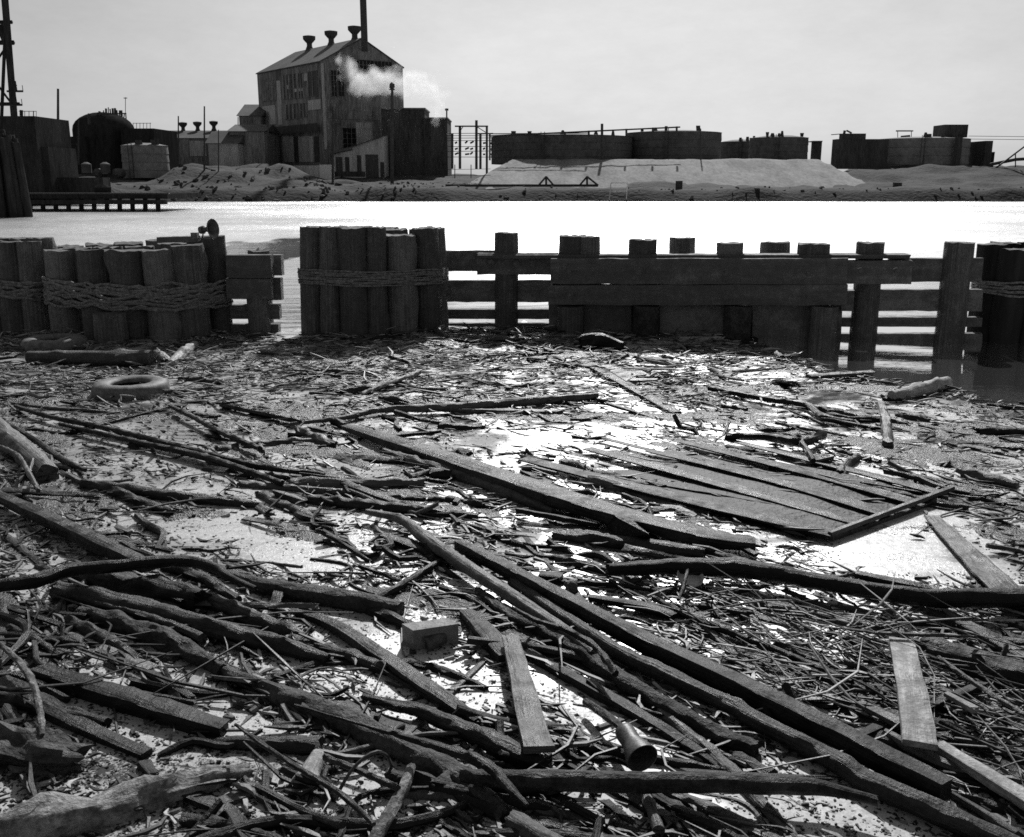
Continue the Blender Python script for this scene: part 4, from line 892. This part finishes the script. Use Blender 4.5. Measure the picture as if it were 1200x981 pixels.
H_('log', 'long dark log entering from the right edge below the open water patch', [(712, 668, 14), (770, 665, 19), (830, 665, 22), (880, 668, 22), (960, 682, 20), (1020, 692, 20), (1080, 700, 22), (1140, 701, 23), (1220, 700, 22)], 'black', lift=.06, rough=.07)
H_('log', 'flat topped dark log just above the round tin log, below the wedge block', [(648, 628, 11), (720, 636, 17), (790, 646, 20), (826, 651, 16)], 'wet')
H_('board', 'pale board standing out of the reeds at the lower right', [(1057, 746, 28), (1068, 800, 32), (1080, 866, 40)], 'pale', 'plank', lift=.1, k=.25, jag=.1)
H_('board', 'pale board running off to the right edge from the upright pale board', [(1100, 874, 16), (1150, 905, 20), (1230, 955, 24)], 'pale', 'plank', lift=.04, k=.6)
H_('board', 'small pale plank left of the upright pale board', [(1006, 822, 12), (1055, 846, 16)], 'mid', 'plank', lift=.05, k=.4)
H_('pale_stick', 'short bright split stick right of the upright pale board', [(1108, 813, 7), (1144, 833, 10)], 'pale', 'plank', lift=.1, k=.7)
H_('log', 'thick black log at the right edge above the pale boards', [(1080, 757, 26), (1140, 778, 34), (1240, 812, 42)], 'black', 'log')
H_('log', 'short thick log between the two tyres with a pale cut end', [(34, 419, 15), (100, 420, 18), (178, 421, 21)], 'mid', jag=.05, rough=.05, lift=.02)
H_('stump', 'small stump beside the cut end of the short thick log', [(182, 412, 9), (194, 426, 12)], 'wet')
H_('forked_log', 'pale forked stub right of the tyres', [(200, 427, 10), (214, 414, 12), (228, 405, 10)], 'pale', twigs=[[(203, 428, 9), (190, 415, 7)]])
H_('log', 'broad worn log at the left edge above the pale scum', [(-30, 478, 22), (0, 508, 27), (30, 532, 26), (58, 556, 24)], 'mid', rough=.12)
H_('branch', 'thin pale forked branch hanging over the worn log at the left edge', [(-5, 522, 5), (20, 533, 5), (34, 555, 6), (45, 575, 5)], 'mid', 'stick', lift=.1, twigs=[[(34, 555, 4), (39, 538, 3)]])
H_('squared_timber', 'dark squared timber slanting down from the left edge to the curved branch', [(-30, 572, 13), (0, 583, 13), (50, 606, 16), (100, 630, 18), (172, 664, 16)], 'black', 'beam', k=.8, lift=.04)
H_('log', 'dark log right of the pale scum near the left edge, with a blunt left end', [(98, 567, 12), (150, 575, 15), (220, 584, 14), (310, 593, 9)], 'wet')
H_('stick', 'black bent stick slanting right of the lower tyre', [(200, 476, 5), (230, 491, 6), (262, 508, 7), (305, 526, 7)], 'black', 'stick', lift=.05)
for i, (pts, lb) in enumerate([([(18, 476, 5), (60, 489, 6), (120, 501, 7), (200, 521, 8), (300, 546, 8), (380, 556, 5)], 'uppermost of three long thin poles left of the wide flat timber'),
        ([(70, 497, 5), (160, 518, 7), (240, 536, 9), (330, 566, 7)], 'middle one of three long thin poles left of the wide flat timber'),
        ([(0, 492, 5), (40, 515, 7), (72, 538, 8), (100, 551, 5)], 'short slanting pole beside the broad worn log')]):
    H_('pole', lb, pts, 'black', 'stick', lift=.04, rough=.1)
H_('log', 'straight dark log in the middle distance below the pole tangle', [(362, 586, 11), (430, 593, 14), (500, 600, 14), (560, 606, 8)], 'wet')
H_('pole', 'long slim pole bowed across the far debris left of centre', [(340, 497, 4), (400, 490, 6), (450, 480, 8), (520, 478, 10), (600, 472, 11), (700, 464, 8)], 'mid', 'log', rough=.1, lift=.03)
H_('stick', 'bright straight stick in the far debris left of centre', [(424, 461, 4), (492, 436, 6)], 'pale', 'stick', lift=.05)
H_('bark_hump', 'dark rounded hump of bark near the foot of the bulkhead', [(680, 404, 16), (700, 402, 22), (730, 408, 14)], 'black', 'log', rough=.25)
H_('board', 'grey rectangular board lying flat below the bark hump', [(722, 420, 36), (752, 438, 38)], 'mid', 'plank', k=.12, jag=.05)
H_('plank', 'narrow plank pointing up toward the bark hump', [(682, 421, 14), (730, 447, 15), (792, 482, 14)], 'wet', 'plank', k=.3)
H_('log', 'pale barked log at the edge of the calm dark water', [(1045, 464, 12), (1080, 456, 15), (1110, 448, 14)], 'pale', rough=.08, lift=.03)
H_('post', 'grey post end tilting in the scum below the pale barked log', [(1032, 473, 10), (1038, 495, 12), (1040, 522, 12)], 'mid', 'stick')
H_('forked_branch', 'black forked branch right of the timber raft', [(850, 512, 7), (900, 512, 9), (938, 518, 11), (966, 508, 9)], 'black', 'stick', lift=.05, twigs=[[(938, 518, 9), (946, 528, 7), (953, 540, 6)]])
H_('stick', 'black wavy stick above the forked branch', [(830, 455, 6), (900, 468, 7), (945, 475, 8), (965, 488, 7), (1000, 494, 5)], 'black', 'stick', lift=.03)
bm = bmesh.new(); q4 = [G(710, 618, .0), G(722, 632, .0), G(765, 631, .0), G(745, 606, .0)]
t4 = [G(720, 604, .14), G(724, 607, .14), G(761, 626, .12), G(742, 611, .14)]; hexa(bm, q4, t4)
T(finish('wedge_block', bm, 'wet'), 'wedge shaped black block with a grey sloping top by the wide flat timber', 'block')
H_('log', 'thick dark log with a pale sawn end, left of the wooden box fragment', [(240, 665, 8), (300, 685, 18), (360, 697, 23), (420, 706, 25), (470, 716, 22)], 'bark', rough=.06, jag=.15)
H_('stick', 'dark stick pointing up right from the log with the pale sawn end', [(438, 702, 10), (470, 686, 9), (500, 667, 9), (522, 655, 6)], 'wet', 'stick', lift=.02)
H_('branch', 'curved black branch lying in the speckled scum at centre left', [(405, 628, 4), (415, 645, 6), (438, 652, 8), (450, 643, 6), (480, 642, 4)], 'black', 'stick')
H_('squared_timber', 'grey topped squared timber pointing at the weathered centre board', [(345, 717, 8), (385, 730, 13), (440, 765, 18), (490, 800, 20), (560, 846, 14)], 'wet', 'beam', k=.7, lift=.01)
H_('log', 'short straight log just left of the grey topped squared timber', [(340, 748, 11), (400, 767, 16), (456, 786, 16)], 'wet')
H_('log', 'thick rough log entering the stack from the left under the two stacked logs', [(255, 735, 14), (300, 748, 20), (345, 762, 20), (392, 775, 10)], 'bark', lift=-.01)
H_('block', 'small square block left of the small round stump', [(633, 676, 14), (658, 679, 15)], 'black', 'beam', k=.8)
H_('stump', 'small round stump right of the small square block', [(664, 690, 15), (676, 688, 17)], 'mid', 'log')
H_('board', 'wide grey board running down to the right edge beside the open water patch', [(1092, 600, 18), (1140, 645, 30), (1200, 700, 44)], 'mid', 'plank', k=.1, lift=.025, rough=.08)
H_('plank', 'bundle like dark plank lying in the open water patch above the entering log', [(1003, 672, 13), (1060, 684, 14), (1092, 690, 8)], 'wet', 'plank', k=.5, lift=.02)
H_('plank', 'thick black plank in the reeds left of the upright pale board', [(690, 700, 9), (760, 712, 13), (790, 722, 10)], 'black', 'plank', k=.6, lift=.02)
H_('stick', 'dark stick leaning across the round tin', [(806, 668, 4), (800, 690, 4), (795, 703, 4)], 'black', 'stick', lift=.1)
H_('pole', 'long dark pole crossing the reeds toward the right edge', [(765, 700, 6), (820, 728, 8), (900, 758, 8), (1000, 800, 8)], 'black', 'stick', lift=.03)
H_('pole', 'thin straight pole lying flat behind the upright pale board', [(1025, 742, 4), (1080, 744, 5), (1145, 746, 3)], 'mid', 'stick', lift=.14)
H_('pole', 'bright thin pole at the right edge above the pale boards', [(1100, 770, 4), (1150, 806, 6), (1230, 855, 6)], 'mid', 'stick', lift=.15)
H_('log', 'dark beam sloping to the right edge under the bright thin pole', [(1060, 700, 16), (1130, 735, 20), (1230, 790, 22)], 'wet', 'beam', k=.7, lift=-.01)
H_('log', 'dark log left of the bell vessel, end on to the board', [(652, 655, 10), (720, 672, 12), (760, 690, 8)], 'wet', 'log')
# the raft
M['raftwood'] = rough_mat('soaked raft boards', .008, .06, 5, .6, 1, .03, fine=7, stretch=(1, 1, 1), spec=.25)
raft = thing('timber_raft', G(860, 570), 'half sunk raft of wide dark boards with a straight batten along its right end', 'raft')
def rp(name, pts, k=.1, mat='wet', lift=.0):
    mat = 'black' if mat == 'wet' else 'wet'
    bm = bmesh.new(); P = [(p + Vector((0, 0, r * k - r * .65 + .035)), r) for p, r in pxpath(pts, None, lift)]
    sweep(bm, P, section=RECT(1, k), rough=.05, step=.08, jag=.2, straight=len(P) == 2); finish(name, bm, mat, raft, smooth=True, sharp=45)
rp('board', [(613, 538, 18), (800, 584, 26), (978, 626, 26)]); rp('board', [(688, 527, 14), (860, 572, 22), (1010, 613, 26)], mat='mid'); rp('board', [(760, 530, 12), (900, 562, 20), (1040, 602, 26)])
rp('board', [(800, 520, 12), (940, 553, 20), (1075, 590, 22)], mat='wet'); rp('board', [(850, 517, 10), (980, 548, 16), (1105, 580, 18)], mat='mid'); rp('board', [(700, 515, 8), (820, 545, 9), (900, 566, 9)])
bm = bmesh.new(); Q4 = [(655, 548), (976, 629), (1112, 580), (800, 516)]
n_ = 40; gr_ = []
for i in range(n_ + 1):
    row_ = []
    for j in range(n_ + 1):
        u_, v_ = i / n_, j / n_; a4, b4, c4, d4 = [G(x_, y_, .034) for x_, y_ in Q4]
        q_ = a4.lerp(b4, u_).lerp(d4.lerp(c4, u_), v_); e_ = (1 - u_) * .5
        q_ = q_ + Vector((noise.noise(Vector((v_ * 9, 2, 0))) * e_ * 1.5, noise.noise(Vector((v_ * 9, 7, 0))) * e_, .026 * noise.noise(q_ * 1.6) - .035 * (1 - u_) ** 2 - .006 * (1 if j % 5 == 0 else 0) + .006 * noise.noise(q_ * 9)))
        row_.append(bm.verts.new(q_))
    gr_.append(row_)
for i in range(n_):
    for j in range(n_):
        f_ = bm.faces.new((gr_[i][j], gr_[i + 1][j], gr_[i + 1][j + 1], gr_[i][j + 1]))
ex_ = bmesh.ops.extrude_face_region(bm, geom=bm.faces[:]); bmesh.ops.translate(bm, verts=[v for v in ex_['geom'] if isinstance(v, bmesh.types.BMVert)], vec=(0, 0, -.045))
finish('deck', bm, 'raftwood', raft)
bm = bmesh.new(); a_, b_ = G(972, 630, .03), G(1116, 577, .03); sweep(bm, [(a_ + Vector((0, 0, .02)), .014), (b_ + Vector((0, 0, .03)), .014)], section=RECT(1, 1), rough=.1, step=.05, straight=True); finish('batten', bm, 'mid', raft)
# ------------------------------------------------------------------ loose sticks, planks and chips, each an object
clear = [(1055, 642, 85, 40, 8), (500, 770, 45, 16, 25), (300, 860, 60, 20, 20), (140, 895, 80, 13, -8), (880, 945, 90, 16, 25), (770, 935, 60, 10, 5),(840, 800, 60, 9, 30), (255, 622, 55, 13, 0), (120, 855, 85, 30, 25), (250, 885, 90, 22, 15), (420, 745, 65, 28, 35), (470, 825, 50, 18, 30), (720, 860, 60, 26, 40), (1010, 960, 110, 34, 28), (700, 950, 80, 16, 0), (450, 940, 60, 40, 0), (560, 800, 40, 18, 35), (640, 800, 30, 20, 40), (975, 470, 30, 12, 0), (345, 652, 60, 16, 8), (600, 515, 60, 12, 0), (850, 570, 50, 14, 15), (180, 570, 60, 8, 5), (750, 640, 30, 8, 0), (1030, 560, 40, 8, 15)]
def density(px, py):
    e = edge_y(px)
    if py < e + (3 if px < 850 else 0): return 0
    if 350 > px > 325 and py < 400: return 0
    d = 1.0
    for cx, cy, rx, ry, a in clear:
        c_, s_ = math.cos(R(a)), math.sin(R(a)); dx, dy = px - cx, py - cy
        u, v = (dx * c_ + dy * s_) / rx, (-dx * s_ + dy * c_) / ry; q = u * u + v * v
        if q < 1.5: d = min(d, .04 if q < 1.0 else .4)
    if py > 860 and px < 320: d = min(d, .3)
    u = ((px - 870) * .956 + (py - 568) * .29) / 240; v = (-(px - 870) * .29 + (py - 568) * .956) / 30
    if u * u + v * v < 1: d = min(d, .5)
    if px > 1090 and abs(py - 650 - (px - 1145) * .9) < 24 and py < 700: d = min(d, .2)
    return d
def yaw(py):
    q = rnd.random()
    if py < 470: return rnd.gauss(R(8), R(35)) if q < .7 else rnd.uniform(-1.6, 1.6)
    if q < .68: return rnd.gauss(R(-40), R(14))
    if q < .86: return rnd.gauss(R(-8), R(14))
    return rnd.uniform(-1.57, 1.57)
def pick(ybias=1.5, lo=388, hi=1010):
    while True:
        py = lo + (hi - lo) * rnd.random() ** ybias; px = rnd.uniform(-90, 1290)
        if rnd.random() < density(px, py): return px, py
def zone(px, py):
    zy = 'far' if py < 480 else ('middle' if py < 640 else 'near')
    zx = 'left' if px < 400 else ('middle' if px < 800 else 'right'); return zy, zx
where = {'far': 'in the far debris below the bulkhead', 'middle': 'in the middle of the floating debris', 'near': 'in the nearest part of the floating debris'}
side = {'left': 'left', 'middle': 'centre', 'right': 'right'}
mats_w = ['black'] * 6 + ['wet'] * 5 + ['mid'] * 3
tone = {'black': 'black', 'wet': 'dark', 'mid': 'grey', 'pale': 'pale', 'bark': 'rough'}
cnt = {}
def loose(kind, n, ybias, lo=388):
    for i in range(n):
        px, py = pick(ybias, lo)
        while py > 600 and rnd.random() < .3: px, py = pick(ybias, lo)
        a = yaw(py); mt = rnd.choice(mats_w)
        if py < 470 and rnd.random() < .35: mt = rnd.choice(['mid', 'pale'])
        if py > 620 and rnd.random() < .3: mt = 'black'
        c = G(px, py); d = Vector((math.cos(a), math.sin(a), 0)); bm = bmesh.new(); q = Vector((-d.y, d.x, 0))
        if kind == 'stick':
            Ln = min(1.6, rnd.lognormvariate(math.log(.42), .5)); r = rnd.uniform(.006, .02) * (1 + .3 * Ln); b1 = rnd.gauss(0, .11) * Ln; b2 = rnd.gauss(0, .09) * Ln
            z = rnd.uniform(.0, .035); up = rnd.gauss(0, .03)
            P = [(c - d * Ln / 2 + Vector((0, 0, z - up)), r * .9), (c - d * Ln / 6 + q * b1 + Vector((0, 0, z)), r), (c + d * Ln / 6 + q * b2 + Vector((0, 0, z)), r * .9), (c + d * Ln / 2 + Vector((0, 0, z + up)), r * rnd.uniform(.3, .9))]
            sweep(bm, P, nseg=7, rough=.2, step=max(.03, r * 2.5), jag=.5)
            lb = 'thin %s stick' % tone[mt]
        elif kind == 'log_piece':
            Ln = rnd.uniform(.1, .9); r = rnd.uniform(.018, .048) * (.7 if py > 600 else 1); z = r * rnd.uniform(-.1, .6)
            b1 = rnd.gauss(0, .02)
            P = [(c - d * Ln / 2 + Vector((0, 0, z)), r), (c + q * b1 + Vector((0, 0, z)), r * rnd.uniform(.9, 1.15)), (c + d * Ln / 2 + Vector((0, 0, z)), r * rnd.uniform(.6, 1))]
            sweep(bm, P, nseg=12, rough=.18, step=r * .6, jag=.6, knots=2)
            lb = 'short %s round log' % tone[mt]
        else:
            Ln = rnd.lognormvariate(math.log(.38), .55); Ln = min(Ln, 1.5); r = rnd.uniform(.014, .045) * (.7 if py > 600 else 1); k = rnd.uniform(.2, .6); z = r * k * rnd.uniform(0, 1.2) + rnd.choice((0, 0, .03))
            P = [(c - d * Ln / 2 + Vector((0, 0, z + rnd.gauss(0, .015))), r), (c + d * Ln / 2 + Vector((0, 0, z + rnd.gauss(0, .015))), r * rnd.uniform(.7, 1))]
            sweep(bm, P, section=RECT(1, k, .2), rough=.16, step=.05, jag=1.0, roll=rnd.gauss(0, .25), straight=True)
            lb = 'small %s plank' % tone[mt]
        zy, zx = zone(px, py)
        o = finish(kind, bm, mt, smooth=True, sharp=45)
        nm = {'stick': 'sticks', 'log_piece': 'short logs', 'plank_piece': 'small planks'}[kind]
        T(o, '%s floating %s, %s part' % (lb, where[zy], side[zx]), {'stick': 'stick', 'log_piece': 'log', 'plank_piece': 'plank'}[kind], '%s %s' % (nm, where[zy]))
loose('stick', 265, 1.25); loose('log_piece', 160, 1.7); loose('plank_piece', 200, 1.6)

# ------------------------------------------------------------------ soaked mat of pulp and bark, islands just proud of the scum
def proj(x, y):
    c_, s_ = math.cos(PITCH), math.sin(PITCH); dz = -CAMZ; zc = y * c_ - dz * s_; yc = y * s_ + dz * c_
    return CX + F * x / zc, CY - F * yc / zc
import numpy as np
st = .028; xs = np.arange(-8.5, 8.5, st); ysm = np.arange(2.2, 13.3, st); VV = []; idx = {}; FF = []
ca, sa = math.cos(R(-38)), math.sin(R(-38)); hs = np.full((len(ysm), len(xs)), -1.0)
for j, y in enumerate(ysm):
    for i, x in enumerate(xs):
        if abs(x) > y * .56 + .4: continue
        px, py = proj(x, y); d_ = density(px, py)
        if d_ <= 0: continue
        u, v = x * ca + y * sa, -x * sa + y * ca
        if y > 8: u, v = x, y
        h = noise.noise(Vector((u * .8, v * 2.6, 1))) + .5 * noise.noise(Vector((u * 2.2, v * 7, 2))) + .35 * noise.noise(Vector((u * 6, v * 18, 3))) + .25 * noise.noise(Vector((x * 22, y * 22, 4)))
        hs[j, i] = .004 + .030 * (h - .16 - (0 if d_ >= .5 else (.5 if d_ > .2 else .75))) + .006 * noise.noise(Vector((x * 45, y * 45, 5)))
ok = hs > -.02
for j in range(len(ysm) - 1):
    for i in range(len(xs) - 1):
        q = ((j, i), (j, i + 1), (j + 1, i + 1), (j + 1, i))
        if all(ok[a] for a in q) and max(hs[a] for a in q) > .0:
            f = []
            for a in q:
                if a not in idx: idx[a] = len(VV); VV.append((float(xs[a[1]]), float(ysm[a[0]]), min(.035, float(hs[a]))))
                f.append(idx[a])
            FF.append(f)
M['mat'] = rough_mat('soaked pulp and bark', .004, .035, 9, .4, 1.0, .03, fine=8, spec=.5)
me = bpy.data.meshes.new('matted_debris'); me.from_pydata(VV, [], FF); me.materials.append(M['mat'])
for p_ in me.polygons: p_.use_smooth = True
T(link('matted_debris', me), 'soaked dark mat of pulp and bark between the logs', 'debris', kind='stuff')

# ------------------------------------------------------------------ litter nobody could count
def litter(name, label, n, lens, rad, flat, mats, wts, ybias, zmax, tilt=.1, seed=1, dens=None, chunk=False, lo=386):
    rr = random.Random(seed); V = []; Fc = []; MI = []
    tot = sum(wts); made = 0
    while made < n:
        py = lo + (1010 - lo) * rr.random() ** ybias; px = rr.uniform(-90, 1290)
        d_ = density(px, py)
        if dens: d_ = dens(px, py, d_)
        c = G(px, py)
        cl_ = .5 + 1.3 * noise.noise(Vector((c.x * 1.5, c.y * 1.5, seed * 3))) + .5 * noise.noise(Vector((c.x * 6, c.y * 6, seed * 3)))
        if rr.random() > d_ * max(.08, cl_ + .3): continue
        made += 1
        Ln = min(lens[1], rr.lognormvariate(math.log(lens[0]), .55)); r = rr.uniform(*rad)
        q = rr.random()
        if py < 470: a = rr.gauss(R(8), R(40))
        else: a = rr.gauss(R(-38), R(20)) if q < .6 else rr.uniform(-1.6, 1.6)
        el = rr.gauss(0, tilt); d = Vector((math.cos(a) * math.cos(el), math.sin(a) * math.cos(el), math.sin(el)))
        s = Vector((-math.sin(a), math.cos(a), 0)); u = d.cross(s)
        c.z = rr.random() ** 2 * zmax + abs(math.sin(el)) * Ln * .4
        u_ = rr.random() * tot; mi = 0
        while u_ > wts[mi]: u_ -= wts[mi]; mi += 1
        fl = rr.uniform(*flat); b0 = len(V); bend = s * rr.gauss(0, .15) * Ln
        secs = ((-.5, .35), (-.05, 1), (.22, .8), (.5, .25)) if not chunk else ((-.5, .75), (.5, .7))
        for k, (t_, w_) in enumerate(secs):
            cc = c + d * Ln * t_ + (bend if k in (1, 2) and not chunk else Vector())
            for (x, y) in ((-1, -.7), (1, -.9), (.8, .9), (-.8, 1)):
                jx, jy = rr.uniform(.75, 1.2), rr.uniform(.7, 1.2)
                V.append(cc + s * (x * r * w_ * jx) + u * (y * r * fl * w_ * jy))
        for k in range(len(secs) - 1):
            for j in range(4):
                Fc.append((b0 + k * 4 + j, b0 + k * 4 + (j + 1) % 4, b0 + (k + 1) * 4 + (j + 1) % 4, b0 + (k + 1) * 4 + j)); MI.append(mi)
        Fc.append((b0 + 3, b0 + 2, b0 + 1, b0)); MI.append(mi); e = b0 + (len(secs) - 1) * 4; Fc.append((e, e + 1, e + 2, e + 3)); MI.append(mi)
    me = bpy.data.meshes.new(name); me.from_pydata([tuple(v) for v in V], [], Fc); me.update()
    for m_ in mats: me.materials.append(M[m_])
    me.polygons.foreach_set('material_index', MI)
    o = link(name, me); T(o, label, 'debris', kind='stuff'); return o
def flat_wood(name, v, rough=.5):
    M[name] = rough_mat(name, v * .5, v * 1.4, 12, rough, .5, .006)
flat_wood('litter black', .02, .45); flat_wood('litter dark', .05, .5); flat_wood('litter grey', .14, .55); flat_wood('litter pale', .4, .6)
LM = ['litter black', 'litter dark', 'litter grey', 'litter pale']
litter('splinter_litter', 'countless splinters and twigs matted between the logs', 7000, (.10, .6), (.003, .013), (.3, .9), LM, (7, 4, 1.5, .5), 2.1, .035, .10, 11)
litter('far_litter', 'pale splintery mat heaped along the foot of the bulkhead and dolphins', 6000, (.12, .6), (.004, .014), (.3, 1), LM, (3, 3, 4, 3), 1.0, .06, .14, 12,
       dens=lambda px, py, d: d * max(0, 1 - (py - 386) / 110) * (1 if px < 860 else .4))
litter('chip_litter', 'countless small chips and clods of bark on the scum', 6500, (.03, .10), (.006, .017), (.4, .9), LM, (6, 3, 2, 1), 1.5, .015, .2, 13, chunk=True, dens=lambda px, py, d: d)
litter('crumb_litter', 'dark crumbs sprinkled over the floating scum', 42000, (.009, .03), (.003, .008), (.5, 1), LM, (9, 3, 1, .1), 1.15, .004, .2, 14, chunk=True, dens=lambda px, py, d: (.55 + .45 * noise.noise(Vector((px * .02, py * .03, 4)))) if d > 0 and not (985 < px < 1130 and 590 < py < 670) else 0)
litter('long_straw_litter', 'long thin reeds and laths lying side by side', 260, (.45, 1.3), (.003, .008), (.5, 1), LM, (6, 4, 1.5, .5), 1.25, .05, .04, 15)
# standing reeds at the lower right
def reed_d(px, py, d): return 1.0 if (abs(px - 1000) < 130 and abs(py - 780) < 60) or (px > 1100 and 780 < py < 940) else (.3 if abs(px - 830) < 90 and abs(py - 720) < 45 else 0)
litter('reed_tangle', 'tangled reeds sticking up around the upright pale board', 420, (.22, .6), (.002, .006), (.6, 1), LM, (3, 3, 4, 3), 1.0, .07, .2, 16, dens=reed_d, lo=600)
